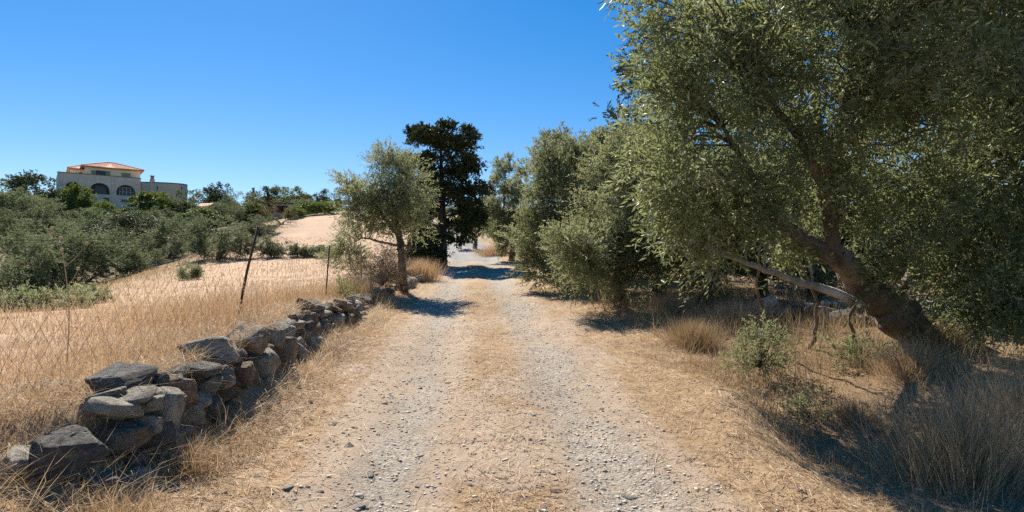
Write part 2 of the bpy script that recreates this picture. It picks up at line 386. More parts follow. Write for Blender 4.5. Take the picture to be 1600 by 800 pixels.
def shoots(rng, C, O, per, rad, slen, nleaf, L, W, up=.35, out=.6, rough=.7, splay=.75, flat=1.0):
    """leafy shoots around clump centres C (O: the crown centre each belongs to)"""
    n = len(C) * per; k = np.repeat(np.arange(len(C)), per)
    q = nrm(rng.normal(size=(n, 3))); rr = rad[k] if np.ndim(rad) else rad
    P = C[k] + q * (rng.random(n) ** .5 * rr)[:, None] * np.array([1, 1, flat])
    dirn = nrm(nrm(C[k] - O[k]) * out + np.array([0, 0, up]) + q * .5 + rng.normal(size=(n, 3)) * rough * .6)
    sl = slen * (.6 + .8 * rng.random(n))
    t = (np.arange(nleaf) + .5) / nleaf
    base = P[:, None] + dirn[:, None] * (sl[:, None] * t)[..., None]
    base[..., 2] -= (sl[:, None] * t ** 2) * .25
    base = base.reshape(-1, 3); dd = np.repeat(dirn, nleaf, 0)
    side = nrm(np.cross(dd, rng.normal(size=dd.shape)))
    D = dd * .75 + side * splay + rng.normal(size=dd.shape) * .15
    m = len(base); ct = rng.random(len(C))[k]; tone = np.repeat(.62 * ct + .38 * rng.random(n), nleaf)
    return leaves(base, D, L * (.65 + .6 * rng.random(m)), W * (.7 + .6 * rng.random(m)), np.clip(1.15 * (.55 * tone + .45 * rng.random(m)) - .08, 0, 1), rng)

def branches(rng, roots, C, r0, r1, sides=3, wander=.12, nseg=4):
    """thin boughs from the nearest root point to every clump centre"""
    mb = MB(); roots = np.asarray(roots, float)
    for c in C:
        k = np.argmin(((roots - c) ** 2).sum(1) + 0.6 * np.maximum(roots[:, 2] - c[2] + .1, 0)); a = roots[k]; L = np.linalg.norm(c - a)
        if L < .05: continue
        t = np.linspace(0, 1, nseg)[:, None]; p = a + (c - a) * t
        p[:, 2] += np.sin(t[:, 0] * np.pi) * L * .08; p[1:-1] += rng.normal(size=(nseg - 2, 3)) * wander * L * .35
        mb.add(*tube(p, np.linspace(r0 * (.5 + .2 * L), r1, nseg), sides))
    return mb

# ------------------------------------------------------------------ trees
def make_tree(name, label, cat, loc, trunks, env, rng, nclump, per, crad, slen, nleaf, L, W, leafm, barkm,
              group=None, fill=.45, up=.35, flat=1.0, low=-1.0, r_b=.035, sides=9, extra=None, gnarl=.10, rough=.7, splay=.75):
    """trunks: list of (points, radii), world-size metres relative to loc; the first is the trunk, the others limbs"""
    root = empty(name, loc); tag(root, label, cat, group)
    tips = []
    for j, (pts, rad) in enumerate(trunks):
        n = max(5, len(pts) * 7); p = spline(pts, n); r = np.interp(np.linspace(0, 1, n), np.linspace(0, 1, len(rad)), rad)
        p[1:-1] += rng.normal(size=(n - 2, 3)) * r[1:-1, None] * .12
        v, f = tube(p, r, sides + 4 if j == 0 else 8, gnarl, rng); mb = MB(); mb.add(v, f)
        mb.build("trunk" if j == 0 else "limb", barkm, root, True)
        tips.append(p[len(p) // 2:] if j == 0 else p[2:])
    C, O = clump_points(rng, env, nclump, fill, low)
    if len(tips): branches(rng, np.concatenate(tips), C, r_b, .006).build("bough", barkm, root, True)["kind"] = "stuff"
    rad = crad * (.6 + .8 * rng.random(len(C)))
    V, F, a = shoots(rng, C, O, per, rad, slen, nleaf, L, W, up=up, flat=flat, rough=rough, splay=splay)
    crown = link("crown", np_mesh("crown", V, F, {"rnd": a}), leafm, root)
    return root

def rel(loc, pts): return [tuple(np.asarray(p) - np.asarray(loc)) for p in pts]

# --- the leaning olive at the right, nearest to the camera
b = onground(1500, 8.3); b[2] -= .06
pts = rel(b, [b, at(1440, 525, 8.05), at(1385, 480, 7.8), at(1335, 432, 7.6), at(1300, 395, 7.45)])
l1 = rel(b, [at(1312, 408, 7.5), at(1262, 378, 7.35), at(1220, 345, 7.2), at(1185, 290, 7.1), at(1130, 200, 7.1)])
l2 = rel(b, [at(1304, 398, 7.45), at(1296, 340, 7.3), at(1288, 300, 7.2), at(1310, 200, 7.0), at(1340, 60, 7.2)])
l3 = rel(b, [at(1385, 480, 7.85), at(1440, 400, 8.2), at(1480, 300, 8.5), at(1500, 150, 8.6)])
l4 = rel(b, [at(1288, 300, 7.2), at(1250, 220, 7.1), at(1170, 120, 7.0)])
rg = np.random.default_rng(11)
near = make_tree("olive_tree", "large leaning olive tree with knobbly trunk and forked bare limbs at right", "tree", b,
    [(pts, [.38, .23, .22, .16, .125]), (l1, [.11, .095, .075, .05, .02]), (l2, [.105, .09, .07, .045, .02]), (l3, [.08, .06, .05, .03]), (l4, [.06, .05, .025])],
    rel(b, [(3.6, 7.7, 4.3)]) and [tuple(np.array(c) - b) + r for c, r in [((3.1, 7.0, 3.8), (1.95, 1.0, 1.65)), ((2.35, 6.9, 3.3), (1.15, .7, 1.2)), ((4.1, 7.0, 4.6), (2.0, 1.1, 1.6)), ((2.7, 6.7, 4.6), (1.45, .9, 1.0)), ((4.8, 7.5, 3.1), (1.3, .8, 1.0)), ((3.3, 7.6, 2.6), (1.3, .7, .6)), ((2.3, 7.3, 2.35), (.9, .6, .6)), ((5.0, 6.3, 4.3), (1.3, .9, 1.2)), ((4.0, 8.0, 2.2), (.9, .5, .4)), ((5.3, 7.5, 2.2), (.9, .5, .7)), ((2.9, 7.5, 1.95), (1.0, .5, .4)), ((4.9, 7.4, 1.75), (.6, .35, .3)), ((2.0, 7.2, 2.7), (.7, .6, .6)), ((3.9, 7.15, 2.75), (.8, .4, .4)), ((5.9, 7.3, 1.7), (.8, .5, .6)), ((4.6, 7.2, 2.35), (.7, .4, .4))]],
    rg, 310, 24, .25, .30, 11, .102, .0225, M['olive_near'], M['limb'], fill=.30, up=.15, r_b=.022, rough=.9, gnarl=.16)
mb = MB()
for (px, py, r, d) in [(1392, 474, .19, 7.76), (1374, 466, .13, 7.68), (1412, 484, .16, 7.84), (1388, 492, .13, 7.74)]:
    bm = bmesh.new(); bmesh.ops.create_icosphere(bm, subdivisions=4, radius=r)
    c = at(px, py, d) - b; v = np.array([x.co for x in bm.verts]); v *= (.8 + .55 * fbm(v[:, 0] / r * 1.7 + v[:, 2] / r + 9, v[:, 1] / r * 1.7 - v[:, 2] / r * 1.2 + px, 5, 4))[:, None]; mb.add(v + c, [[w.index for w in f.verts] for f in bm.faces]); bm.free()
mb.build("burl", M['bark'], near, True)
mb = MB(); p = spline(rel(b, [at(1372, 478, 7.72), at(1330, 466, 7.6), at(1265, 445, 7.5), at(1205, 424, 7.3), at(1140, 402, 7.2), at(1085, 375, 7.15)]), 22)
p[1:-1] += rg.normal(size=(20, 3)) * .012; mb.add(*tube(p, np.linspace(.075, .014, 22), 7, .1, rg))
for k, t in enumerate([8, 11, 13, 15, 17]):
    q = p[t]; e = q + np.array([rg.normal() * .2, rg.normal() * .2, .25 + .3 * rg.random()]); mb.add(*tube(spline([q, (q + e) / 2 + rg.normal(size=3) * .05, e], 6), np.linspace(.016, .004, 6), 4))
db = mb.build("dead_branch", M['bark_pale'], near, True); db["label"] = "bare pale grey dead branch"

for q0, q1, q2 in [((1262, 548, 8.6), (1275, 480, 8.4), (1240, 390, 8.0)), ((1345, 545, 8.4), (1330, 500, 8.3), (1350, 420, 8.1)), ((1410, 548, 8.5), (1440, 480, 8.4), (1490, 400, 8.2)), ((1215, 540, 8.9), (1185, 470, 8.6), (1190, 380, 8.2))]:
    mb = MB(); p = spline(rel(b, [onground(q0[0], q0[2]) - [0, 0, .06], at(*q1), at(*q2)]), 12); p[1:-1] += rg.normal(size=(10, 3)) * .015; mb.add(*tube(p, np.linspace(.034, .012, 12), 6, .15, rg)); mb.build("sucker_stem", M['bark'], near, True)
# --- the tree at the right edge of the frame
b = onground(1650, 8.6); rg = np.random.default_rng(12)
make_tree("olive_tree", "dark leafy olive tree cut by the right edge, foliage hanging to the ground", "tree", b,
    [([(0, 0, -.1), (.05, 0, .8), (-.1, .1, 1.6), (-.3, .1, 2.4)], [.24, .18, .15, .10]), ([(-.1, .1, 1.6), (-.8, -.3, 2.3), (-1.3, -.5, 3.0)], [.09, .06, .03]), ([(-.1, .1, 1.6), (.5, .1, 2.6), (.8, .2, 3.6)], [.10, .07, .03])],
    [tuple(np.array(c) - b) + r for c, r in [((6.9, 8.0, 4.6), (1.9, 1.1, 1.9)), ((6.6, 7.8, 3.1), (1.5, .9, 1.1)), ((6.5, 7.8, 1.9), (1.0, .8, .85)), ((5.9, 7.9, 5.4), (1.3, .9, 1.0)), ((5.8, 7.5, 1.5), (.8, .6, .6)), ((6.6, 7.4, 1.2), (.8, .6, .5)), ((5.5, 7.9, 2.5), (1.0, .7, .7))]],
    rg, 230, 24, .27, .28, 12, .098, .0235, M['dark'] if False else M['olive_near'], M['bark'], fill=.25, up=.1, r_b=.022, rough=.9)

# --- the row of olives along the track
def olive(label, px, d, env_px, seed, n, per, L, W, trunk_r, lean=(0, 0), leafm='olive', up=.55, group="olive trees along the track", slen=.34, crad=.30, fill=.3, nl=15):
    """env_px: ellipsoids as (px, py, dist, rx, ry, rz)"""
    b = onground(px, d); b[2] -= .05; rg = np.random.default_rng(seed)
    env = [tuple(at(e[0], e[1], e[2]) - b) + (e[3], e[4] * .75, e[5]) for e in env_px]
    mean = np.mean([e[:3] for e in env], 0); top = np.array([mean[0] * .35 + lean[0], mean[1] * .35 + lean[1], mean[2] * .42])
    tr = [([(0, 0, 0), tuple(top * .5 + [lean[0] * .2, 0, 0]), tuple(top)], [trunk_r * 1.35, trunk_r, trunk_r * .8])]
    for e in env:
        c = np.array(e[:3]); tr.append(([tuple(top), tuple(top + (c - top) * .5 + rg.normal(size=3) * .12), tuple(c + [0, 0, e[5] * .3])], [trunk_r * .6, trunk_r * .4, .02]))
    return make_tree("olive_tree", label, "tree", b, tr, env, rg, n, per, crad, slen, nl, L, W, M[leafm], M['bark'], group, fill=fill, up=up, r_b=.02)
olive("grey green olive with upright shoots, nearest the track on its right side", 968, 13.4,
    [(990, 325, 13.2, 1.2, 1.1, 1.3), (940, 395, 12.9, .85, .8, .8), (905, 395, 12.2, .55, .6, .5), (890, 372, 12.4, .35, .4, .35), (1010, 265, 13.4, 1.0, 1.0, 1.05), (1025, 380, 13.2, 1.0, .8, .7), (930, 432, 13.1, .6, .5, .4), (1000, 425, 13.0, .8, .5, .4)], 21, 180, 25, .085, .022, .12)
olive("bushy olive with yellow green top and several dark stems beside the track", 885, 17.6,
    [(880, 328, 17.4, 1.3, 1.1, 1.2), (845, 372, 17.2, .9, .9, .95), (898, 282, 17.8, 1.0, .9, 1.0), (858, 262, 17.6, .4, .4, .8), (910, 385, 17.3, .95, .8, .95), (935, 300, 18, .9, .8, 1.2), (846, 412, 17, .8, .6, .5), (895, 424, 17, .85, .6, .45)], 22, 180, 25, .10, .026, .12)
olive("shady olive with low hanging crown behind the pale dead branch", 1190, 13.8,
    [(1180, 300, 13.6, 1.5, .9, 1.3), (1130, 370, 13.4, 1.0, .7, .7), (1230, 380, 13.4, 1.1, .7, .6), (1250, 300, 13.8, 1.2, .8, 1.2), (1140, 428, 13, .9, .6, .4), (1235, 425, 12.8, .9, .6, .4)], 27, 140, 22, .098, .023, .12)
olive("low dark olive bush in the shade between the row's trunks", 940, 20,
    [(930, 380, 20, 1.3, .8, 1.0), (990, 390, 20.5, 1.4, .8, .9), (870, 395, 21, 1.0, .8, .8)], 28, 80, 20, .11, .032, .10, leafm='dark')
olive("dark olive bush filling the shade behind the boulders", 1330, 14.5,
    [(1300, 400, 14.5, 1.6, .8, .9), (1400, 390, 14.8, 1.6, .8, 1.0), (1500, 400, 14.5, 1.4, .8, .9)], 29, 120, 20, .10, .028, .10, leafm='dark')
olive("farthest olive of the right hand row with a rounded crown overhanging the track", 800, 33,
    [(798, 335, 33, 1.5, 1.4, 1.9), (790, 280, 33, 1.0, 1.0, 1.3), (815, 372, 32.5, 1.4, 1.0, 1.2), (840, 300, 31, 1.3, 1.2, 1.6), (785, 345, 32.5, 1.1, 1, 1.5)], 23, 150, 20, .13, .036, .14)
olive("pale silvery olive with one dark straight trunk standing behind the dry grass", 1028, 15.6,
    [(1050, 310, 15.4, 1.5, 1.2, 1.4), (1090, 350, 15.2, 1.2, 1.1, .9), (1010, 240, 15.8, 1.1, 1.1, 1.0), (1040, 390, 15.0, 1.3, .9, .65), (1110, 390, 14.6, 1.1, .9, .6), (1070, 425, 15.6, 1.1, .6, .4)], 24, 180, 22, .10, .023, .14)
olive("tall thin topped olive behind the bushy one in the right hand row", 925, 22,
    [(915, 290, 22, 1.1, 1.1, 1.8), (870, 255, 22.5, .7, .8, 1.2), (935, 265, 22, 1.0, 1.0, 1.2)], 25, 110, 26, .12, .036, .14)
olive("small crooked tree with two bare stems beyond the cypress shadow", 742, 41,
    [(735, 350, 41, 1.1, 1.0, .8), (760, 340, 41, 1.2, 1.0, 1.0)], 26, 40, 20, .18, .05, .13, group=None)
# --- the olive on the left of the track
b = onground(632, 16.5); b[2] -= .04; rg = np.random.default_rng(31)
env = [tuple(at(px, py, 16.4) - b) + r for px, py, r in [(625, 290, (.72, .7, .78)), (590, 330, (.72, .7, .75)), (640, 335, (.5, .6, .6)), (555, 300, (.42, .5, .75)), (560, 370, (.6, .6, .42)), (610, 250, (.5, .5, .32)), (545, 400, (.45, .5, .3))]]
tr = [(rel(b, [onground(632, 16.5) - [0, 0, .06], at(628, 410, 16.5), at(625, 375, 16.5), at(618, 345, 16.5)]), [.125, .10, .095, .08]),
      (rel(b, [at(624, 372, 16.5), at(608, 350, 16.4), at(590, 325, 16.4), at(570, 290, 16.3)]), [.06, .05, .04, .02]),
      (rel(b, [at(618, 345, 16.5), at(630, 310, 16.4), at(635, 275, 16.4)]), [.06, .045, .02]),
      (rel(b, [at(626, 385, 16.5), at(595, 378, 16.3), at(565, 372, 16.2), at(545, 385, 16.1)]), [.035, .03, .02, .01])]
make_tree("olive_tree", "feathery olive tree with a slim dark trunk left of the track, before the cypress", "tree", b, tr, env, rg, 122, 22, .25, .32, 14, .085, .021,
          M['olive'], M['bark_dark'], fill=.25, up=.7, r_b=.016)

# --- cypresses
def cypress(label, px, d, top_py, layers, seed, n_per, L, W, tr, group=None, bottom=.3):
    b = onground(px, d); b[2] -= .05; rg = np.random.default_rng(seed); ztop = at(px, top_py, d)[2] - b[2]
    root = empty("cypress_tree", b); tag(root, label, "tree", group)
    mb = MB(); p = spline([(0, 0, 0), (.03, 0, ztop * .4), (-.05, .03, ztop * .93)], 14); mb.add(*tube(p, np.linspace(tr, .03, 14), 9, .08, rg)); mb.build("trunk", M['bark_dark'], root, True)
    C = []; O = []; rad = []
    for (zf, r, k) in layers:                      # height fraction, reach, number of masses
        for j in range(k):
            a = rg.random() * 2 * np.pi; q = r * (.35 + .65 * rg.random() ** .6)
            C.append((math.cos(a) * q, math.sin(a) * q, ztop * zf + rg.normal() * ztop * .022 + q * .10)); O.append((0, 0, ztop * zf - .3)); rad.append((.24 + .22 * rg.random()) * (ztop / 7) ** .5)
    C = np.array(C); O = np.array(O); rad = np.array(rad)
    branches(rg, p, C, .03, .012).build("bough", M['bark_dark'], root, True)["kind"] = "stuff"
    V, F, a = shoots(rg, C, O, n_per, rad, .22 * (ztop / 7) ** .5, 9, L, W, up=.25, out=.5, flat=.55, splay=.6)
    link("crown", np_mesh("crown", V, F, {"rnd": a}), M['cypress'], root); return root
cypress("dark flat topped cypress standing alone at the left edge of the track", 690, 29, 203,
    [(.985, 1.0, 7), (.945, 1.5, 14), (.90, 1.75, 18), (.85, 1.3, 9), (.76, 1.2, 8), (.71, 1.7, 15), (.66, 1.5, 9), (.58, 2.3, 17), (.54, 2.4, 20), (.47, 1.7, 11), (.43, 2.1, 19), (.37, 1.9, 16), (.31, 1.9, 16), (.25, 1.8, 12), (.20, 1.5, 6)], 41, 40, .135, .058, .30)
LAY = [(.98, .5, 6), (.93, .9, 10), (.87, 1.3, 13), (.80, 1.7, 16), (.73, 2.0, 18), (.66, 2.3, 20), (.58, 2.6, 22), (.50, 2.7, 22), (.42, 2.7, 22), (.33, 2.6, 20), (.25, 2.4, 16), (.18, 2.0, 12)]
cypress("tall dark cypress whose tips show above the olive row", 1075, 21, -60, LAY, 42, 15, 0.156, .05, .28, "dark cypresses behind the olives")
cypress("dark cypress trunk and skirt behind the leaning olive", 1275, 13.2, -80, [(z, r * .62, int(k * .8)) for z, r, k in LAY], 43, 15, 0.132, .045, .20, "dark cypresses behind the olives")
cypress("dark cypress behind the foliage near the right edge", 1490, 17, -100, [(z, r * .85, k) for z, r, k in LAY] + [(.12, 2.0, 12), (.08, 1.8, 10)], 44, 13, 0.156, .05, .26, "dark cypresses behind the olives")
cypress("low dark cypress filling the gap behind the wooden post", 1165, 24, 250, [(z, r * .7, k) for z, r, k in LAY] + [(.10, 1.6, 12), (.05, 1.4, 8)], 45, 12, 0.180, .06, .22, "dark cypresses behind the olives")

# ------------------------------------------------------------------ the grove on the left hillside
def proto(seed, kind):
    rg = np.random.default_rng(seed)
    n = 80 if kind != 'bare' else 30
    env = [(0, 0, .52, .40, .40, .40), (.20, .05, .34, .30, .3, .30), (-.22, -.08, .34, .30, .3, .30), (.02, -.2, .28, .36, .28, .28), (-.05, .15, .60, .3, .3, .33)]
    C, O = clump_points(rg, env, n, .72, -.6)
    L, W = {'olive': (.031, .011), 'dark': (.031, .014), 'green': (.040, .022), 'bare': (.03, .005)}[kind]
    V, F, a = shoots(rg, C, O, 31 if kind != 'bare' else 14, .095 * (.6 + .8 * rg.random(n)), .06, 8, L, W, up=.35)
    V[:, 2] = np.maximum(V[:, 2], .005)
    top = np.percentile(V[:, 2], 99.6); V[:, 2] /= top; wx = np.percentile(np.abs(V[:, 0]), 99); V[:, :2] /= 2 * wx
    cm = np_mesh("grove_crown", V, F, {"rnd": a})
    mb = MB(); 
    for k in range(3):
        e = C[rg.integers(n)] * [1, 1, .6]; mb.add(*tube(spline([(0, 0, -.04), (e[0] * .3, e[1] * .3, .2), tuple(e)], 7), np.linspace(.035, .008, 7), 6))
    me = bpy.data.meshes.new("grove_trunk"); me.from_pydata(np.concatenate(mb.v).tolist(), [], mb.f); me.materials.append(M['bark']); me.update()
    return cm, me
PROTO = {k: [proto(s, k) for s in ss] for k, ss in {'olive': (101, 102, 103, 104), 'dark': (105, 106), 'green': (107, 108), 'bare': (109,)}.items()}
GROUPS = {}
GROVE = [  # px, top py, width px, distance, kind, leaf material, label
 (22, 282, 70, 84, 'dark', 'grove', "grey green tree on the skyline at the far left edge"),
 (70, 274, 95, 80, 'dark', 'dark', "big dark tree on the skyline just left of the villa"),
 (25, 296, 90, 70, 'olive', 'grove', "grey olive below the far left skyline tree"),
 (122, 290, 60, 78, 'green', 'green', "yellow green tree in front of the villa's left arch"),
 (163, 316, 55, 72, 'green', 'green', "bright low tree under the villa's middle arch"),
 (235, 301, 80, 75, 'green', 'green', "leafy bright green fig at the villa's right corner"),
 (282, 297, 60, 77, 'dark', 'grove', "dark olive below the villa's curved wall"),
 (60, 318, 110, 56, 'olive', 'grove', "wide olive below the big dark skyline tree"),
 (-10, 326, 90, 48, 'olive', 'grove', "olive cut by the left edge below the skyline"),
 (140, 326, 90, 52, 'olive', 'grove', "grey olive below the villa's left arch"),
 (206, 330, 90, 50, 'olive', 'dark', "dark olive in the hollow below the villa's right arch"),
 (262, 325, 70, 60, 'olive', 'grove', "greyish olive right below the bright fig"),
 (310, 326, 70, 66, 'green', 'green', "yellowish bush beside the pink roof"),
 (322, 292, 42, 92, 'dark', 'dark', "small dark skyline tree next to the curved wall"),
 (346, 286, 32, 94, 'dark', 'dark', "round topped dark tree highest on the skyline right of the villa"),
 (372, 300, 60, 84, 'olive', 'grove', "olive below the round topped skyline tree"),
 (412, 292, 36, 94, 'dark', 'dark', "dark skyline tree left of the stone shed"),
 (433, 293, 30, 96, 'dark', 'grove', "narrow grey skyline tree above the stone shed"),
 (458, 293, 48, 92, 'dark', 'green', "rounded green tree behind the stone shed"),
 (488, 305, 48, 86, 'dark', 'dark', "dark tree right of the stone shed"),
 (510, 297, 36, 92, 'dark', 'dark', "dark tree on the skyline behind the feathery olive"),
 (355, 316, 66, 70, 'olive', 'grove', "dense round olive left of the bare brown tree"),
 (398, 318, 50, 72, 'green', 'green', "green bush below the terrace"),
 (421, 312, 36, 70, 'bare', 'brown', "thin bare brown tree before the stone shed"),
 (478, 316, 56, 62, 'olive', 'grove', "blue grey olive at the top of the field"),
 (30, 372, 130, 27, 'olive', 'grove', "front olive at the far left behind the fence"),
 (118, 356, 120, 30, 'olive', 'grove', "large front olive left of the hollow, behind the fence"),
 (195, 362, 100, 33, 'olive', 'grove', "front olive behind the fence below the villa's arches"),
 (262, 342, 84, 40, 'olive', 'grove', "brownish grey olive in the middle of the grove"),
 (340, 338, 96, 36, 'olive', 'grove', "bright grey olive nearest the leaning fence post"),
 (300, 336, 70, 46, 'olive', 'dark', "dark olive behind the one nearest the leaning post"),
 (400, 340, 72, 47, 'olive', 'grove', "shaded olive touching the leaning post's tip"),
 (440, 352, 60, 52, 'bare', 'brown', "brown leafless shrub at the field's upper edge"),
 (70, 345, 110, 38, 'olive', 'grove', "olive in the second row at far left"),
 (1240, 330, 200, 30, 'dark', 'dark', "dark tree mass far behind the leaning olive trunk"),
 (1400, 320, 190, 32, 'olive', 'dark', "dim olive seen under the leaning olive's limbs"),
 (1560, 330, 220, 28, 'dark', 'dark', "dim tree seen through foliage at the right edge"),
 (1130, 350, 130, 34, 'olive', 'dark', "dark bushy olive far behind the wooden post"),
 (548, 312, 50, 98, 'olive', 'grove', "grey olive on the slope behind the feathery olive's left side"),
 (600, 318, 60, 98, 'dark', 'grove', "skyline bush behind the feathery olive"),
 (660, 335, 60, 96, 'olive', 'grove', "low skyline bush left of the cypress trunk"),
 (735, 330, 60, 92, 'olive', 'grove', "low skyline tree right of the cypress"),
 (160, 350, 90, 42, 'olive', 'dark', "dark olive in the second row below the villa"),
]
for i, (px, top, wpx, d, kind, lm, label) in enumerate(GROVE):
    x = (px - 800) / FPX * d; z = float(height(x, d)); zt = CAMZ + (HZ - top) / FPX * d; h = max(zt - z, 1.6); w = wpx * d / FPX * (1.5 if d > 83 and kind != 'bare' else 1.06)
    cm, tm = PROTO[kind][i % len(PROTO[kind])]
    root = empty("bare_shrub" if kind == 'bare' else "grove_tree", (x, d, z - .1)); root.rotation_euler[2] = i * 2.4
    tag(root, label, "tree", GROUPS.get(label, "trees of the hillside grove"))
    for nm, me, mt in (("crown", cm, M[lm]), ("trunk", tm, M['bark'])):
        if not me.materials: me.materials.append(M['grove'])
        o = link(nm, me, None, root); o.scale = (w, w, h + .1); o.material_slots[0].link = 'OBJECT'; o.material_slots[0].material = mt

# ------------------------------------------------------------------ the villa on the hill
M['wall_grey'] = flat_mat("grey_render", (.72, .61, .47), .9, .12, 1.6)
M['wall_cream'] = flat_mat("cream_render", (.90, .74, .50), .9, .06, 1.0)
M['wall_tan'] = flat_mat("tan_render", (.60, .49, .36), .9, .08, .8)
M['cap'] = flat_mat("weathered_cap", (.24, .21, .19), .9, .2, 3)
M['shutter'] = flat_mat("green_shutter", (.24, .27, .13), .6, .08, 4)
M['frame'] = flat_mat("dark_frame", (.05, .048, .05), .5, .1, 4)
M['whiteframe'] = flat_mat("pale_frame", (.55, .56, .58), .5, .05, 4)
M['brick'] = flat_mat("chimney_clay", (.36, .20, .15), .9, .2, 6)
def glass_mat():
    m, nt, out = newmat("window_glass"); n = N(nt); p = n("BsdfPrincipled", Roughness=.06); p.inputs["Base Color"].default_value = (.02, .028, .038, 1); p.inputs["Specular IOR Level"].default_value = .35
    n.ln(p.outputs[0], out.inputs[0]); return m
M['glass'] = glass_mat()
def tile_mat():
    m, nt, out = newmat("roof_tiles"); n = N(nt); tc = n("TexCoord"); t = n("TexNoise", Scale=3.5, Detail=4.0); n.ln(tc.outputs["Object"], t.inputs["Vector"])
    p = n("BsdfPrincipled", Roughness=.85); n.ln(n.ramp(t.outputs[0], [(.3, (.40, .17, .10)), (.55, (.56, .27, .16)), (.75, (.66, .38, .25))]), p.inputs["Base Color"]); n.ln(p.outputs[0], out.inputs[0]); return m
M['tile'] = tile_mat()
A3, B3 = at(90, 320, 83), at(220, 320, 89); B3[2] = A3[2]
ux = nrm((B3 - A3) * [1, 1, 0]); uy = np.array([-ux[1], ux[0], 0]); LEN = float(np.linalg.norm(B3 - A3))
villa = empty("villa", A3); villa.rotation_euler[2] = math.atan2(ux[1], ux[0])
tag(villa, "two storey cream villa with arched grey lower floor and terracotta roof on hill", "house")
def fp(px, py, back=0.0):
    """photograph pixel -> (u, w) on the villa's front plane (set back by some metres)"""
    d = np.array([(px - 800) / FPX, 1, (HZ - py) / FPX]); o = np.array([0, 0, CAMZ]); nrmv = uy; k = np.dot(A3 + uy * back - o, nrmv) / np.dot(d, nrmv); q = o + d * k - A3
    return float(np.dot(q, ux)), float(q[2])
TOPW = fp(90, 269)[1]; DEPTH = 8.0
# lower floor: front wall with arched openings
arches = []
for (x0, x1, yt, yb) in [(100.5, 129, 284, 303), (140.5, 171.5, 286, 303.5), (182, 212, 289, 306)]:
    u0, u1 = fp(x0, yb)[0], fp(x1, yb)[0]; zb = fp((x0+x1)/2, yb)[1]; zt = fp((x0+x1)/2, yt)[1]; arches.append((u0, u1, zb, zt))
mb = MB(); Z0 = -2.5
def arch_z(a, u):
    u0, u1, zb, zt = a; c = (u0+u1)/2; r = (u1-u0)/2; hs = zt - zb; k = min(1, abs(u-c)/r); return zb + hs*.35 + hs*.65*math.sqrt(max(0, 1-k*k))
def wallpiece(u0, u1, za0, za1, zb0, zb1):
    mb.quad((u0,0,za0),(u1,0,za1),(u1,0,zb1),(u0,0,zb0))
cur = 0.0
for a in arches:
    u0, u1, zb, zt = a; wallpiece(cur, u0, Z0, Z0, TOPW, TOPW); us = np.linspace(u0, u1, 17)
    wallpiece(u0, u1, Z0, Z0, zb, zb)
    for p, q in zip(us[:-1], us[1:]):
        wallpiece(p, q, arch_z(a, p), arch_z(a, q), TOPW, TOPW)
        mb.quad((p,0,arch_z(a,p)),(q,0,arch_z(a,q)),(q,.5,arch_z(a,q)),(p,.5,arch_z(a,p)))
    mb.quad((u0,0,zb),(u1,0,zb),(u1,.5,zb),(u0,.5,zb)); mb.quad((u0,0,zb),(u0,.5,zb),(u0,.5,arch_z(a,u0)),(u0,0,arch_z(a,u0))); mb.quad((u1,0,zb),(u1,.5,zb),(u1,.5,arch_z(a,u1)),(u1,0,arch_z(a,u1)))
    cur = u1
wallpiece(cur, LEN, Z0, Z0, TOPW, TOPW)
mb.quad((0,0,Z0),(0,DEPTH,Z0),(0,DEPTH,TOPW),(0,0,TOPW)); mb.quad((LEN,0,Z0),(LEN,DEPTH,Z0),(LEN,DEPTH,TOPW),(LEN,0,TOPW)); mb.quad((0,DEPTH,Z0),(LEN,DEPTH,Z0),(LEN,DEPTH,TOPW),(0,DEPTH,TOPW))
mb.quad((0,0,TOPW-.5),(LEN,0,TOPW-.5),(LEN,DEPTH,TOPW-.5),(0,DEPTH,TOPW-.5))
mb.build("wall", M['wall_grey'], villa)
mb = MB(); mb.quad((.02,.9,Z0),(LEN-.02,.9,Z0),(LEN-.02,.9,TOPW-.52),(.02,.9,TOPW-.52)); mb.build("porch_wall", M['wood'], villa)
MB().box((-.06,-.08,TOPW),(LEN+.06,.30,TOPW+.10)).build("parapet_cap", M['cap'], villa)
for uu in (fp(135, 290)[0], fp(176, 290)[0]): MB().box((uu-.10,-.10,Z0),(uu+.10,-.002,TOPW-.35)).build("pilaster", M['wall_grey'], villa)
MB().box((.4,-.06,arches[1][2]-.17),(LEN-.1,-.003,arches[1][2]-.05)).build("string_course", M['wall_grey'], villa)
def window(u0, u1, z0, z1, y, nx, ny, fm, parent, name="window"):
    f = .055; mb = MB(); mb.box((u0,y-.06,z0),(u0+f,y,z1)); mb.box((u1-f,y-.06,z0),(u1,y,z1)); mb.box((u0+f,y-.06,z1-f),(u1-f,y,z1)); mb.box((u0+f,y-.06,z0),(u1-f,y,z0+f))
    for k in range(1, nx): c = u0+(u1-u0)*k/nx; mb.box((c-.03,y-.055,z0+f),(c+.03,y-.002,z1-f))
    for k in range(1, ny): c = z0+(z1-z0)*k/ny; mb.box((u0+f,y-.05,c-.02),(u1-f,y-.004,c+.02))
    w = mb.build(name, fm, parent)
    MB().quad((u0+f,y-.02,z0+f),(u1-f,y-.02,z0+f),(u1-f,y-.02,z1-f),(u0+f,y-.02,z1-f)).build("pane", M['glass'], w); return w
window(fp(148,300,.9)[0], fp(167,300,.9)[0], arches[1][2], fp(157,289.5,.9)[1], .86, 1, 1, M['frame'], villa)
window(fp(186,300,.9)[0], fp(209,300,.9)[0], arches[2][2], fp(197,293,.9)[1], .86, 4, 2, M['whiteframe'], villa)
window(fp(161.5,310)[0], fp(170.5,310)[0], fp(166,316)[1], fp(166,309)[1], -.003, 2, 1, M['frame'], villa)
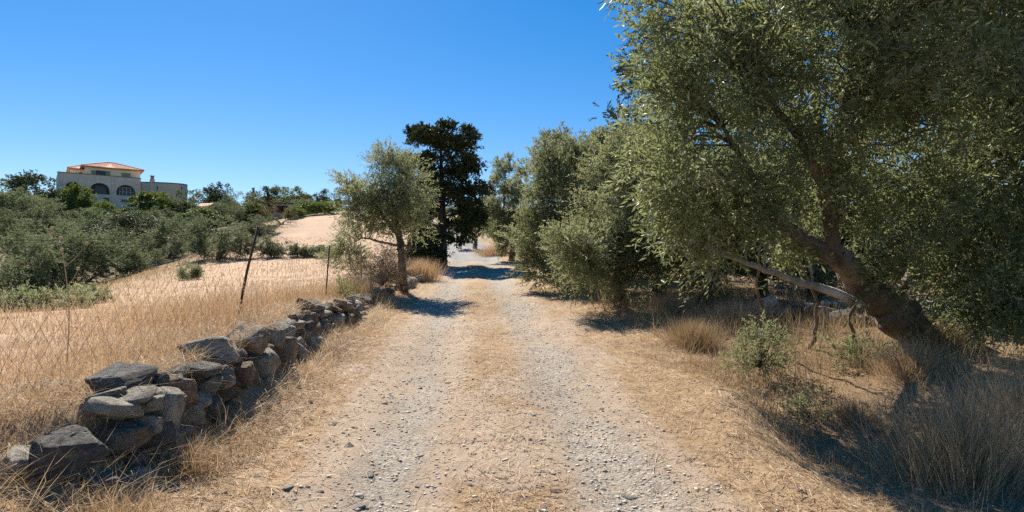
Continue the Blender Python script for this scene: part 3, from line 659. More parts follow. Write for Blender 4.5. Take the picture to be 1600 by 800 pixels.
window(fp(189,310)[0], fp(202,310)[0], fp(195,317)[1], fp(195,311)[1], -.003, 2, 1, M['whiteframe'], villa)
# upper floor, set back behind the terrace
SB = 1.3
u0, u1 = fp(132.5, 265, SB)[0], fp(219, 270, SB)[0]; EZ = fp(132.5, 259.5, SB)[1]; UD = 6.0
mb = MB(); mb.box((u0, SB, TOPW-.5), (u1, SB+UD, EZ)); mb.build("upper_wall", M['wall_cream'], villa)
v0 = fp(111, 266, SB+1)[0]; EZ2 = fp(111, 263, SB+1)[1]
MB().box((v0, SB+1, TOPW-.5), (u0-.004, SB+UD-.5, EZ2)).build("upper_wall", M['wall_cream'], villa)
def hip(u0, u1, y0, y1, z, ov, rise, name):
    a, b2, c, d = u0-ov, u1+ov, y0-ov, y1+ov; half = (d-c)/2; r0, r1 = a+half*.95, b2-half*.95
    if r0 > r1: r0 = r1 = (a+b2)/2
    ym = (c+d)/2; mb = MB()
    def slope(p0, p1, q1, q0):                       # ribbed rows of barrel tiles from eave p to ridge q
        p0, p1, q0, q1 = map(np.array, (p0, p1, q0, q1)); n = max(4, int(np.linalg.norm(p1-p0)/.14)) 
        nn = nrm(np.cross(p1-p0, (q0+q1)/2-p0)); nn = nn if nn[2] > 0 else -nn
        for k in range(n):
            s, e = k/n, (k+1)/n; off = nn*(.06 if k % 2 else 0.0)
            mb.quad(tuple(p0+(p1-p0)*s+off), tuple(p0+(p1-p0)*e+off), tuple(q0+(q1-q0)*e+off), tuple(q0+(q1-q0)*s+off))
            mb.quad(tuple(p0+(p1-p0)*s), tuple(p0+(p1-p0)*s+nn*.06), tuple(q0+(q1-q0)*s+nn*.06), tuple(q0+(q1-q0)*s))
    R0, R1 = (r0, ym, z+rise), (r1, ym, z+rise)
    slope((a,c,z),(b2,c,z),R1,R0); slope((b2,c,z),(b2,d,z),R1,R1); slope((b2,d,z),(a,d,z),R0,R1); slope((a,d,z),(a,c,z),R0,R0)
    mb.quad((a,c,z-.12),(b2,c,z-.12),(b2,d,z-.12),(a,d,z-.12))
    for p, q in (((a,c),(b2,c)),((b2,c),(b2,d)),((b2,d),(a,d)),((a,d),(a,c))): mb.quad((*p,z-.12),(*q,z-.12),(*q,z+.01),(*p,z+.01))
    r = mb.build(name, M['tile'], villa)
    mr = MB()
    for p, q in ((R0, R1), ((a,c,z), R0), ((b2,c,z), R1)):
        if np.linalg.norm(np.array(p)-np.array(q)) > .1: mr.add(*tube([np.array(p)+[0,0,.06], np.array(q)+[0,0,.06]], .10, 6))
    mr.build("ridge_tiles", M['tile'], r)
hip(u0, u1, SB, SB+UD, EZ, .45, 1.15, "roof"); hip(v0, u0+.5, SB+1, SB+UD-.5, EZ2, .4, .75, "roof")
def shutters(x0, x1, y0, y1):
    a, z1 = fp(x0, y0, SB); b2, _ = fp(x1, y0, SB); z0 = fp((x0+x1)/2, y1, SB)[1]
    s = MB().box((a, SB-.07, z0), (b2, SB-.003, z1)).build("shutter", M['shutter'], villa); return s
shutters(143, 149.8, 266, 275.5); shutters(165.2, 172, 267, 276); shutters(190, 197, 270, 278); shutters(197.2, 204, 270.3, 278.3)
a, z1 = fp(150, 266, SB); b2 = fp(165, 266, SB)[0]; window(a, b2, fp(157, 275.5, SB)[1], z1, SB-.003, 3, 1, M['frame'], villa)
a, z1 = fp(121, 268.5, SB+1); b2 = fp(131.5, 268.5, SB+1)[0]; mb = MB(); n_ = 12
pr = [((a+b2)/2 - (b2-a)/2*math.cos(math.pi*k/n_), SB+.995, z1-.55+.55*math.sin(math.pi*k/n_)) for k in range(n_+1)]
mb.quad(*([(a, SB+.995, TOPW-.4)] + pr + [(b2, SB+.995, TOPW-.4)])); d_ = mb.build("door", M['wood'], villa)
# curved wing to the right
mb = MB(); P = []
for k in range(15):
    t = k / 14; px = 219 + (293 - 219) * (1 - (1 - t) ** 1.5) ; dd = 89.2 - 2.5 * math.sin(t * math.pi * .75) + 3.5 * t * t
    q = at(px, 284.5 + 4.6 * t ** 1.6, dd) - A3; P.append((float(np.dot(q, ux)), float(np.dot(q, uy)), float(q[2])))
for p, q in zip(P[:-1], P[1:]):
    mb.quad((p[0],p[1],Z0),(q[0],q[1],Z0),q,p); mb.quad(p,q,(q[0],q[1]+4,q[2]),(p[0],p[1]+4,p[2]))
e = P[-1]; mb.quad((e[0],e[1],Z0),(e[0],e[1]+4,Z0),(e[0],e[1]+4,e[2]),e)
w = mb.build("curved_wall", M['wall_tan'], villa)
mb = MB()
for p, q in zip(P[:-1], P[1:]): mb.quad((p[0],p[1]-.05,p[2]-.10),(q[0],q[1]-.05,q[2]-.10),(q[0],q[1]-.05,q[2]+.06),(p[0],p[1]-.05,p[2]+.06)); mb.quad((p[0],p[1]-.05,p[2]+.06),(q[0],q[1]-.05,q[2]+.06),(q[0],q[1]+.3,q[2]+.06),(p[0],p[1]+.3,p[2]+.06))
mb.build("coping", M['cap'], w)
c = at(238, 300, 88.4) - A3; cu, cv = float(np.dot(c, ux)), float(np.dot(c, uy)); zt = at(238, 280, 88.4)[2] - A3[2]
ch = MB().box((cu-.28, cv-.28, Z0), (cu+.28, cv+.3, zt)).build("chimney", M['wall_tan'], villa)
MB().box((cu-.2, cv-.2, zt+.002), (cu+.2, cv+.22, zt+.42)).build("chimney_pot", M['brick'], ch); MB().box((cu-.27, cv-.27, zt+.422), (cu+.27, cv+.29, zt+.5)).build("chimney_cap", M['cap'], ch)
for px, k in ((246.5, 3), (285, 10)):
    p = P[k]; q = at(px, 293.5, 88.0) - A3; uu = float(np.dot(q, ux)); pv = np.interp(uu, [s[0] for s in P], [s[1] for s in P]); zz = float(q[2])
    MB().box((uu-.12, pv-.03, zz-.25), (uu+.12, pv+.2, zz+.25)).build("window", M['frame'], w)

# --- stone shed, terrace wall and pink roof farther right on the slope
b = onground(446, 80); b[2] = at(446, 332, 80)[2]
shed = empty("stone_shed", b); tag(shed, "low flat roofed open stone shed among the hillside trees", "shed")
MB().box((-1.15,-1.3,.75),(1.15,1.6,.93)).build("roof", M['cap'], shed); MB().box((-1.05,1.2,-1.2),(1.05,1.45,.748)).build("back_wall", M['frame'], shed)
for sx in (-1.05, .85): MB().box((sx,-1.2,-1.2),(sx+.2,1.198,.748)).build("side_wall", M['cap'], shed)
b = at(432, 336, 76); tw = empty("terrace_wall", b); tag(tw, "low pale retaining wall of the terrace below the stone shed", "wall")
MB().box((-1.6,0,-2.5),(1.8,.4,.1)).build("wall", M['cap'], tw); MB().box((-1.65,-.05,.102),(1.85,.45,.18)).build("coping", M['wall_tan'], tw)
b = at(322, 320, 82); hb = empty("outbuilding", b); tag(hb, "small outbuilding with pinkish roof half hidden by grove trees", "building")
MB().box((-.6,-1,-2.2),(.7,1.6,-.25)).build("wall", M['wall_tan'], hb)
MB().quad((-.8,-1.2,-.3),(.9,-1.2,-.3),(.9,.3,.25),(-.8,.3,.25)).quad((-.8,1.8,-.3),(.9,1.8,-.3),(.9,.302,.25),(-.8,.302,.25)).build("roof", M['tile'], hb)
b = onground(396, 96); zt = at(396, 292, 96)[2] - b[2]; st = empty("chimney_stack", b); tag(st, "slim pale chimney stack poking above the skyline trees", "chimney")
MB().box((-.12,-.12,-.2),(.12,.12,zt-.3)).build("shaft", M['wall_tan'], st); MB().box((-.17,-.17,zt-.298),(.17,.17,zt-.15)).build("cap", M['cap'], st)

# ------------------------------------------------------------------ stones
def ico(sub):
    bm = bmesh.new(); bmesh.ops.create_icosphere(bm, subdivisions=sub, radius=1); v = np.array([x.co for x in bm.verts]); f = np.array([[w.index for w in q.verts] for q in bm.faces]); bm.free(); return v, f
ICO = {k: ico(k) for k in (1, 2, 3, 4)}
def rock_mesh(name, rg, jit=.2, extra=5, bev=.045, sub=1):
    """angular block: hull of a jittered box, chipped edges, a slightly uneven skin"""
    bm = bmesh.new()
    P = [np.array([sx, sy, sz]) * (.5 - jit * rg.random(3) ** .7) for sx in (-1, 1) for sy in (-1, 1) for sz in (-1, 1)]
    for k in range(extra):
        q = nrm(rg.normal(size=3)); P.append(q / np.abs(q).max() * .5 * (.85 + .2 * rg.random()))
    for p in P: bm.verts.new(p)
    h = bmesh.ops.convex_hull(bm, input=bm.verts); bmesh.ops.delete(bm, geom=[v for v in bm.verts if not v.link_faces], context='VERTS')
    bmesh.ops.dissolve_limit(bm, angle_limit=.12, verts=bm.verts, edges=bm.edges)
    bmesh.ops.bevel(bm, geom=bm.edges[:], offset=bev, segments=1, affect='EDGES')
    bmesh.ops.triangulate(bm, faces=bm.faces[:])
    if sub: bmesh.ops.subdivide_edges(bm, edges=[e for e in bm.edges if e.calc_length() > .14], cuts=1); bmesh.ops.triangulate(bm, faces=bm.faces[:])
    if sub > 1: bmesh.ops.subdivide_edges(bm, edges=[e for e in bm.edges if e.calc_length() > .10], cuts=1); bmesh.ops.triangulate(bm, faces=bm.faces[:])
    sd0 = rg.random() * 50
    for v in bm.verts:
        q = v.co; k = fbm(np.array([q.x * 4 + q.z * 3 + sd0]), np.array([q.y * 4 - q.z * 3]), 3, 3)[0] - .5
        v.co += v.co.normalized() * (k * .11) + Vector(rg.normal(size=3) * .008)
    bm.verts.index_update()
    v = np.array([x.co for x in bm.verts]); f = np.array([[w.index for w in q.verts] for q in bm.faces]); bm.free()
    v -= (v.max(0) + v.min(0)) / 2; v /= (v.max(0) - v.min(0))
    return np_mesh(name, v, f, None, False)
rgs = np.random.default_rng(77)
BIG = [rock_mesh("stone", rgs, .32, 7, .028, 2) for _ in range(16)]
SMALL = [rock_mesh("stone", rgs, .34, 6, .04, 0) for _ in range(10)]
def rock(name, me, mat, loc, size, rot, parent=None):
    o = link(name, me, None, parent)
    if not me.materials: me.materials.append(M['stone'])
    o.location = loc; o.scale = size; o.rotation_euler = rot; o.material_slots[0].link = 'OBJECT'; o.material_slots[0].material = M[mat]; return o

wallo = empty("dry_stone_wall", (0, 0, 0)); tag(wallo, "low tumbled dry stone wall holding up the field along the track", "wall")
# main stones read off the photograph: px, py, width px, height px, depth m, tilt, out from wall line, material
ST = [(207, 597, 118, 44, .46, .10, -.22, 'stone_dark'), (249, 597, 34, 34, .28, .3, -.12, 'stone_dark'), (262, 640, 56, 72, .34, -.15, .02, 'stone'), (222, 638, 78, 24, .36, .05, -.06, 'stone'),
 (228, 668, 52, 40, .34, -.2, -.02, 'stone'), (285, 614, 44, 56, .32, .35, -.02, 'stone_brown'), (322, 601, 70, 40, .38, .12, -.06, 'stone'), (354, 592, 36, 40, .24, -.9, .02, 'stone'),
 (345, 549, 90, 46, .52, -.12, -.16, 'stone'), (398, 530, 86, 44, .46, .42, -.08, 'stone_brown'), (433, 530, 24, 34, .28, .1, -.02, 'stone'), (387, 580, 48, 36, .34, .5, .03, 'stone_brown'),
 (420, 566, 48, 42, .34, .2, .05, 'stone'), (447, 552, 36, 56, .34, -.25, .05, 'stone_brown'), (470, 552, 26, 42, .3, .2, .05, 'stone'), (492, 536, 44, 36, .34, .1, .03, 'stone'),
 (448, 519, 34, 24, .38, .2, -.05, 'stone'), (480, 510, 34, 22, .34, -.2, -.05, 'stone_dark'), (462, 508, 36, 16, .42, .1, -.10, 'stone'), (504, 514, 26, 24, .3, -.3, -.02, 'stone'), (525, 502, 46, 30, .42, .15, -.04, 'stone'),
 (528, 528, 44, 34, .36, .25, .03, 'stone'), (545, 516, 34, 30, .36, -.1, .02, 'stone_brown'), (558, 500, 30, 24, .4, .2, -.02, 'stone'), (572, 490, 26, 22, .36, 0, .02, 'stone'), (584, 480, 22, 20, .34, .2, .02, 'stone'), (577, 470, 20, 14, .34, .2, -.05, 'stone'),
 (600, 468, 22, 16, .4, -.1, .0, 'stone_dark'), (590, 455, 18, 14, .35, 0, -.06, 'stone'), (198, 692, 74, 48, .40, .15, -.04, 'stone_brown'),
 (262, 690, 40, 34, .3, .4, -.02, 'stone_dark'), (262, 740, 58, 44, .3, .1, .06, 'stone_dark'), (300, 650, 34, 44, .3, .1, .03, 'stone'), (330, 635, 40, 30, .3, .2, .04, 'stone_dark'), (180, 640, 30, 30, .3, .1, -.14, 'stone'), (170, 622, 40, 18, .3, .0, -.2, 'stone')]
def wall_pt(px, py, out):
    d = np.arange(2.2, 30, .01); x = (px - 800) / FPX * d; k = np.argmax(x <= wall_x(d) + out) if px < 800 else 0
    return at(px, py, d[k]), d[k]
for i, (px, py, w, h, dep, tilt, out, mt) in enumerate(ST):
    p, d = wall_pt(px, py, out); s = d / FPX; obl = .80           # the wall is seen at a slant: width along it is longer
    along = max(w * s * obl, .06)
    rock("stone", BIG[(i * 5) % 16], mt, p - np.array([dep * .16, -.03, 0]), (dep * .85, along * .96, h * s * .96), (tilt * .9, rgs.normal() * .12, rgs.normal() * .18), wallo)
for px, py, w, h, mt, up in [(88, 752, .36, .33, 'stone_dark', .11), (14, 742, .22, .16, 'stone', .04), (150, 776, .16, .12, 'stone_dark', .03), (215, 757, .16, .12, 'stone', .02)]:
    p = hit(px, py); rock("stone", BIG[(px * 3) % 16], mt, p + [0, .05, up], (w * .9, w, h), (.15, -.2, px * .1), wallo)
# infill stones: three loose courses set back into the bank, petering out up the slope
y = 2.6
for y in np.arange(3.9, 17.5, .17):
    hh = float(bank_h(y)) + .08
    for c in range(5):
        zz = .10 + c * .115 + rgs.normal() * .03
        if zz > hh or (y > 12 and rgs.random() < .35) : continue
        yy = y + (c % 2) * .1 + rgs.normal() * .03; x = float(wall_x(yy)) - .08 - .02 * c + rgs.normal() * .035
        s = .09 + .15 * rgs.random() ** 1.4
        rock("stone", SMALL[rgs.integers(8)], rgs.choice(['stone', 'stone_brown', 'stone_dark', 'stone']), (x, yy, float(prof(yy)) + zz), (s * 1.3, s * 1.5, s * (.45 + .5 * rgs.random())), (rgs.normal() * .25, rgs.normal() * .25, rgs.normal() * .5), wallo)
# second stretch by the cypress
w2 = empty("dry_stone_wall", (0, 0, 0)); tag(w2, "broken remains of stone wall between the slim olive and the cypress", "wall")
for y in np.arange(17.6, 34, .42):
    for c in range(2):
        s = .26 + .2 * rgs.random(); x = float(wall_x(y)) + .35 - .1 * c + rgs.normal() * .1
        rock("stone", SMALL[rgs.integers(8)], rgs.choice(['stone', 'stone_brown', 'stone_pale']), (x - .2, y + rgs.normal() * .1, float(height(x, y)) + .10 + c * .2), (s, s * 1.1, s * .75), tuple(rgs.normal(size=3) * .3), w2)
# low lichen covered stone row behind the leaning olive
w3 = empty("stone_row", (0, 0, 0)); tag(w3, "low line of grey lichen covered boulders behind the leaning olive trunk", "wall")
for k in range(26):
    px = 1165 + k * 12 + rgs.normal() * 4; d = 10.6 + rgs.normal() * .25 - (k - 13) * .03; p = onground(px, d); s = .22 + .2 * rgs.random()
    rock("stone", BIG[k % 12], rgs.choice(['stone', 'stone_dark']), p + [0, 0, s * .18 + (k % 3) * .06], (s * 1.3, s, s * .75), tuple(rgs.normal(size=3) * .3), w3)
# loose stones on the track and verges that can be picked out one by one
LOOSE = [(655, 632), (440, 640), (485, 628), (420, 634), (700, 705), (735, 760), (575, 745), (560, 795), (640, 790), (505, 645), (600, 632), (520, 665), (470, 690), (740, 712), (820, 782), (870, 770), (930, 765), (985, 780), (1025, 770), (1045, 735), (960, 690), (868, 640), (855, 638),
 (756, 585), (668, 697), (690, 640), (525, 662), (830, 650), (1000, 640), (1130, 660), (1080, 720), (905, 612), (600, 560), (575, 585), (618, 605), (700, 600), (560, 620), (655, 760), (780, 770), (880, 712), (940, 640), (985, 715), (380, 700), (450, 765), (500, 770), (350, 770), (405, 745), (620, 720), (545, 700), (1120, 770)]
for i, (px, py) in enumerate(LOOSE):
    p = hit(px, py); dark = i % 5 == 0; s = .032 + .042 * rgs.random() ** 1.5
    o = rock("loose_stone", SMALL[i % 8], 'stone_brown' if dark else 'stone_pale', p + [0, 0, s * .02], (s * 1.3, s, s * .38), (rgs.normal() * .15, rgs.normal() * .15, rgs.random() * 6))
    tag(o, "small dull brown loose stone lying on the track" if dark else "small pale grey loose stone lying on the track", "stone", "dull loose stones on the track" if dark else "pale loose stones on the track")

# gravel: thousands of pebbles, nobody could count them
def pebbles(n, rg):
    yy = 2.6 + (rg.random(n) ** 1.9) * 16; u = rg.normal(size=n) * .95; k = rg.random(n) < .62
    u[k] = np.where(rg.random(k.sum()) < .5, -.8, .82) + rg.normal(size=k.sum()) * .34
    x = road_c(yy) + u; keep = (np.abs(u) < 2.1); x, yy = x[keep], yy[keep]; n = len(x)
    keep = (rg.random(n) < .15 + 1.1 * fbm(x * 1.3, yy * 1.3, 71)); x, yy = x[keep], yy[keep]; n = len(x)
    s = .004 + .013 * rg.random(n) ** 2.8 + (rg.random(n) < .015) * .012; o = np.array([(1,0,0),(-1,0,0),(0,1,0),(0,-1,0),(0,0,1),(0,0,-1)], float)
    V = o[None] * s[:, None, None] * (.6 + .8 * rg.random((n, 6, 1))) + rg.normal(size=(n, 6, 3)) * s[:, None, None] * .3
    V[..., 2] *= .42; a = rg.random(n) * 6.28; ca, sa = np.cos(a)[:, None], np.sin(a)[:, None]; V[..., 0], V[..., 1] = V[..., 0]*ca - V[..., 1]*sa, V[..., 0]*sa + V[..., 1]*ca
    V += np.stack([x, yy, height(x, yy) + .005 + s * .16], -1)[:, None]
    f = np.array([(0,2,4),(2,1,4),(1,3,4),(3,0,4),(2,0,5),(1,2,5),(3,1,5),(0,3,5)]); F = (np.arange(n)[:, None, None] * 6 + f).reshape(-1, 3)
    return V.reshape(-1, 3), F, np.repeat(rg.random(n), 6)
M['pebble'] = leaf_mat("gravel_stone", [(0, (.20, .165, .13)), (.06, (.44, .37, .30)), (.7, (.62, .55, .45)), (1, (.72, .66, .57))], 0.0, .9, (.3,.3,.3), .03, 0)
V, F, a = pebbles(20000, np.random.default_rng(5)); o = link("gravel", np_mesh("gravel", V, F, {"rnd": a}), M['pebble'])
tag(o, "loose pale gravel scattered along the wheel ruts", "gravel", kind="stuff")

# ------------------------------------------------------------------ grass, straw and shrubs
def blades(x, y, hgt, wid, rg, lean=.35, rnd=None, z=None, ddir=None):
    n = len(x); z = height(x, y) if z is None else z; P = np.stack([x, y, z - .01], -1); a = rg.random(n) * 6.28
    L = np.abs(rg.normal(size=n)) * lean; dv = np.stack([np.cos(a) * L, np.sin(a) * L, np.ones(n)], -1)
    if ddir is not None: dv = dv + ddir
    dv = nrm(dv); b = rg.random(n) * 6.28; S = np.stack([np.cos(b), np.sin(b), np.zeros(n)], -1) * (wid * .5)[:, None]
    bend = np.stack([np.cos(a), np.sin(a), -.5 * np.ones(n)], -1) * (hgt * lean * .45 * rg.random(n))[:, None]
    m = P + dv * (hgt * .55)[:, None]; t = P + dv * hgt[:, None] + bend
    V = np.stack([P - S, P + S, m + S * .8, m - S * .8, t], 1).reshape(-1, 3); i = np.arange(n)[:, None] * 5
    return V, np.concatenate([i + [0, 1, 2], i + [0, 2, 3], i + [3, 2, 4]]), np.repeat(rg.random(n) if rnd is None else rnd, 5)
def strands(x, y, ln, wid, rg, lift=.02):
    n = len(x); a = rg.random(n) * 6.28; D = np.stack([np.cos(a), np.sin(a), np.zeros(n)], -1); S = np.stack([-np.sin(a), np.cos(a), rg.normal(size=n) * .5], -1) * (wid * .5)[:, None]
    p0 = np.stack([x, y], -1) - D[:, :2] * ln[:, None] * .5; p1 = p0 + D[:, :2] * ln[:, None]
    z0 = height(p0[:, 0], p0[:, 1]) + .006 + rg.random(n) * lift; z1 = height(p1[:, 0], p1[:, 1]) + .006 + rg.random(n) * lift
    A, B = np.c_[p0, z0], np.c_[p1, z1]; V = np.stack([A - S, A + S, B + S * .6, B - S * .6], 1).reshape(-1, 3); i = np.arange(n)[:, None] * 4
    return V, np.concatenate([i + [0, 1, 2], i + [0, 2, 3]]), np.repeat(rg.random(n), 4)
def stuff(name, parts, mat, label, cat, parent=None):
    V = []; F = []; A = []; k = 0
    for v, f, a in parts: V.append(v); F.append(f + k); A.append(a); k += len(v)
    o = link(name, np_mesh(name, np.concatenate(V), np.concatenate(F), {"rnd": np.concatenate(A)}), mat, parent)
    if parent is None: tag(o, label, cat, kind="stuff")
    return o
rg = np.random.default_rng(9)
# tall dry grass along the fence and on top of the bank
n = 44000; y = 2.2 + rg.random(n) ** 1.35 * 16; x = wall_x(y) - .12 - np.abs(rg.normal(size=n)) * 1.7
k = (rg.random(n) < (.25 + 1.2 * fbm(x * 1.1, y * 1.1, 61))) & (x > edge_x(y)); x, y = x[k], y[k]
tall = sm(0, 1.0, wall_x(y) - x); hg = (.06 + .30 * tall * rg.random(len(x)) ** 1.8 * (.45 + .55 * sm(3.5, 7, y))) * (.45 + 1.1 * fbm(x * .8, y * .8, 62))
stuff("dry_grass", [blades(x, y, hg, .003 + .0025 * rg.random(len(x)), rg, .55, rnd=np.clip(1.1 * fbm(x * .5, y * .5, 64) - .3 + .75 * rg.random(len(x)), 0, 1))], M['ochre'], "tall golden dry grass along the wire fence above the wall", "grass")
# seed heads on the tallest stalks
n = 2600; y = 4.5 + rg.random(n) * 12; x = wall_x(y) - .4 - np.abs(rg.normal(size=n)) * 1.6; hh = .22 + .30 * rg.random(n)
st_v = blades(x, y, hh, np.full(n, .003), rg, .2, rnd=rg.random(n) * .5); tipp = st_v[0].reshape(-1, 5, 3)[:, 4]
k = np.repeat(np.arange(n), 4); P_ = tipp[k] - np.c_[np.zeros((len(k), 2)), rg.random(len(k)) * .07]; D_ = rg.normal(size=(len(k), 3)) * .5 + [0, 0, 1]
hd = leaves(P_, D_, .028, .007, .4 + .6 * rg.random(len(k)), rg)
stuff("dry_stalks", [st_v, hd], M['straw'], "thin dry stalks with feathery seed heads standing behind the wall", "grass")
# short stubble out over the field
n = 28000; y = 3 + rg.random(n) ** 1.2 * 42; x = wall_x(y) - 1 - rg.random(n) * (wall_x(y) - 1 - edge_x(y) + 1.5)
dd = np.hypot(x, y); hg = (.04 + .09 * rg.random(n)) * (1 + .8 * sm(2.5, 0, x - edge_x(y)))
stuff("field_stubble", [blades(x, y, hg, .003 + .0005 * dd, rg, .5)], M['straw'], "short pale stubble covering the sloping field", "stubble")
# straw lying flat on the verges, the centre strip and the bank
n = 82000; y = 2.3 + rg.random(n) ** 1.7 * 17; u = rg.normal(size=n) * .5
s = rg.random(n); u = np.where(s < .44, 2.25 + rg.normal(size=n) * .65, np.where(s < .70, -1.85 + rg.normal(size=n) * .36, np.where(s < .83, .05 + rg.normal(size=n) * .26, np.where(rg.random(n) < .5, rg.uniform(-2.2, 3.4, n), rg.uniform(1.6, 3.6, n)))))
x = u + road_c(y); k = rg.random(n) < (.25 + 1.1 * fbm(x * 1.6, y * 1.6, 81)); x, y = x[k], y[k]; n = len(x)
stuff("straw_litter", [strands(x, y, .03 + .11 * rg.random(n) ** 1.7, .0024 + .0026 * rg.random(n), rg, .03)], M['straw'], "flattened straw scattered over verges and centre strip", "straw")
# verge grass: low tufts at both sides of the track
n = 34000; y = 2.4 + rg.random(n) ** 1.5 * 20; sd_ = rg.random(n) < .35
u = np.where(sd_, -2.0 + rg.normal(size=n) * .2, 2.35 + np.abs(rg.normal(size=n)) * .8); x = u + road_c(y)
k = rg.random(n) < sm(.42, .68, fbm(x * 1.5, y * 1.5, 91)); x, y = x[k], y[k]; n = len(x)
stuff("verge_grass", [blades(x, y, .05 + .14 * rg.random(n), .003 + .002 * rg.random(n), rg, .7)], M['straw'], "low dry grass tufts along both verges of the track", "grass")
# tangled straw hanging over the wall top and lying at its foot
n = 26000; y = 2.3 + rg.random(n) ** 1.9 * 13; top = rg.random(n) < .6
x = wall_x(y) + np.where(top, -.12 - np.abs(rg.normal(size=n)) * .35, .12 + np.abs(rg.normal(size=n)) * .18) - sm(4.6, 3.4, y) * 1.4 * rg.random(n)
k = rg.random(n) < (.1 + 1.3 * fbm(x * 2, y * 1.2, 96)); x, y = x[k], y[k]; n = len(x)
dd_ = np.stack([rg.normal(size=n) * .8 + .5, rg.normal(size=n) * .8, -.35 * np.ones(n)], -1)
stuff("tangled_straw", [blades(x, y, .08 + .30 * rg.random(n) ** 2, .0028 + .002 * rg.random(n), rg, .9, ddir=dd_, z=height(x, y) + .02 + .05 * rg.random(n))], M['straw'], "tangled broken straw over the top and foot of the stone wall", "straw")
# dry grass under the olives at the right
n = 40000; px = rg.uniform(900, 1750, n); d = 4.5 + rg.random(n) ** .9 * 14; x = (px - 800) / FPX * d; y = d
k = (x - road_c(y) > 2.6) & (rg.random(n) < sm(.40, .66, fbm(x * .9, y * .9, 95))); x, y = x[k], y[k]; n = len(x)
stuff("understorey_grass", [blades(x, y, (.10 + .38 * rg.random(n)) * sm(3, 8, y) + .05, .0045 + .003 * rg.random(n), rg, .55)], M['greygrass'], "dull dry grass growing beneath the right hand olives", "grass")

def clump(name, label, px, d, n, rad, hgt, mat, cat, seed, lean=.45, group=None, wid=.004):
    b = onground(px, d); rg = np.random.default_rng(seed); a = rg.random(n) * 6.28; r = np.abs(rg.normal(size=n)) * rad * .45; x, y = b[0] + np.cos(a) * r, b[1] + np.sin(a) * r
    out = np.stack([np.cos(a), np.sin(a), np.zeros(n)], -1) * (.15 + r / rad * .55)[:, None]
    v, f, c = blades(x, y, hgt * (.35 + .65 * rg.random(n)), np.full(n, wid) * (.7 + .6 * rg.random(n)), rg, lean, ddir=out)
    o = link(name, np_mesh(name, v - b, f, {"rnd": c}), M[mat]); o.location = b; return tag(o, label, cat, group)
clump("grass_clump", "big fountain shaped clump of tall dry grass at lower right", 1500, 4.9, 2600, .62, .95, 'straw', "grass clump", 301, .34, wid=.0032)
clump("grass_clump", "tall dry grass clump cut by the right edge", 1590, 5.4, 1500, .5, .85, 'straw', "grass clump", 302, .36, wid=.0032)
clump("grass_clump", "round dry grass tussock with dark heart on right verge", 1085, 9.2, 2600, .42, .55, 'greygrass', "grass clump", 303, .5)
clump("grass_clump", "loose dry grass clump behind the round tussock", 1150, 10.4, 2200, .6, .6, 'straw', "grass clump", 304, .5)
clump("grass_clump", "dry grass clump in front of the wooden post", 1050, 12.5, 2200, .7, .6, 'straw', "grass clump", 305, .5)
clump("grass_clump", "dry grass clump right of the wooden post", 1120, 13.2, 2200, .7, .65, 'greygrass', "grass clump", 306, .5)
clump("grass_clump", "dry grass at the foot of the leaning olive", 1465, 7.9, 1800, .45, .7, 'greygrass', "grass clump", 307, .45)
clump("grass_clump", "reddish dry grass patch left of the slim olive", 560, 13.6, 3000, .65, .55, 'ochre', "grass clump", 308, .35)
clump("grass_clump", "golden dry grass between the slim olive and the cypress", 655, 20.5, 2600, .8, .95, 'ochre', "grass clump", 309, .3, wid=.008)
clump("grass_clump", "tangled pale dry grass beside the boulder at lower left", 190, 3.3, 800, .36, .30, 'straw', "grass clump", 310, .8)
clump("grass_clump", "pale dry weeds rooted under the slab stones of the wall", 300, 4.15, 600, .28, .30, 'straw', "grass clump", 311, .9)
clump("grass_clump", "dry grass on the bank beyond the cypress shadow", 775, 37, 2600, 1.4, .8, 'ochre', "grass clump", 312, .5, wid=.012)

clump("grass_clump", "dry grass in front of the leaning olive's foot", 1420, 6.9, 1400, .5, .55, 'straw', "grass clump", 313, .5)
clump("grass_clump", "low dry tuft beside the shaded green plant at right", 1330, 6.2, 900, .4, .35, 'greygrass', "grass clump", 314, .7)
def shrub(name, label, px, d, env, n, per, mat, L, W, seed, cat="shrub", crad=.12, slen=.14, nl=10, zoff=0.0):
    b = onground(px, d); b[2] += zoff; rg = np.random.default_rng(seed); root = empty(name, b); tag(root, label, cat)
    C, O = clump_points(rg, env, n, .2, -.3); branches(rg, [(0, 0, -.03), (.03, 0, .12), (-.03, .02, .16)], C, .010, .003, 4).build("stem", M['bark'], root, True)
    V, F, a = shoots(rg, C, O, per, crad * (.6 + .8 * rg.random(n)), slen, nl, L, W, up=.3); link("foliage", np_mesh("foliage", V, F, {"rnd": a}), M[mat], root); return root
shrub("green_shrub", "small green olive sapling in dry grass on the right verge", 1195, 7.6, [(0, 0, .32, .38, .3, .34), (-.28, 0, .22, .25, .2, .18), (.02, .1, .6, .16, .16, .22)], 40, 9, 'olive', .05, .013, 401)
shrub("green_shrub", "low dark green sprigs in the shade by the boulders", 1352, 7.6, [(0, 0, .16, .45, .3, .16)], 22, 8, 'olive', .055, .016, 402)
shrub("green_shrub", "green plant on the shaded ground at right", 1270, 6.3, [(0, 0, .10, .3, .25, .12)], 14, 7, 'olive', .05, .014, 403)
shrub("dead_brush", "brown leafless brush around the foot of the slim olive", 600, 15.6, [(0, 0, .6, .5, .5, .5), (-.4, 0, .4, .45, .4, .35), (.25, 0, .3, .3, .3, .3)], 46, 16, 'greygrass', .11, .010, 404, crad=.25, slen=.3)
shrub("dead_brush", "dark brush in the shade below the cypress", 672, 27, [(0, 0, .8, .7, .7, .9), (-.6, .4, .6, .6, .6, .6)], 50, 22, 'dark', .12, .04, 405, crad=.3, slen=.25)
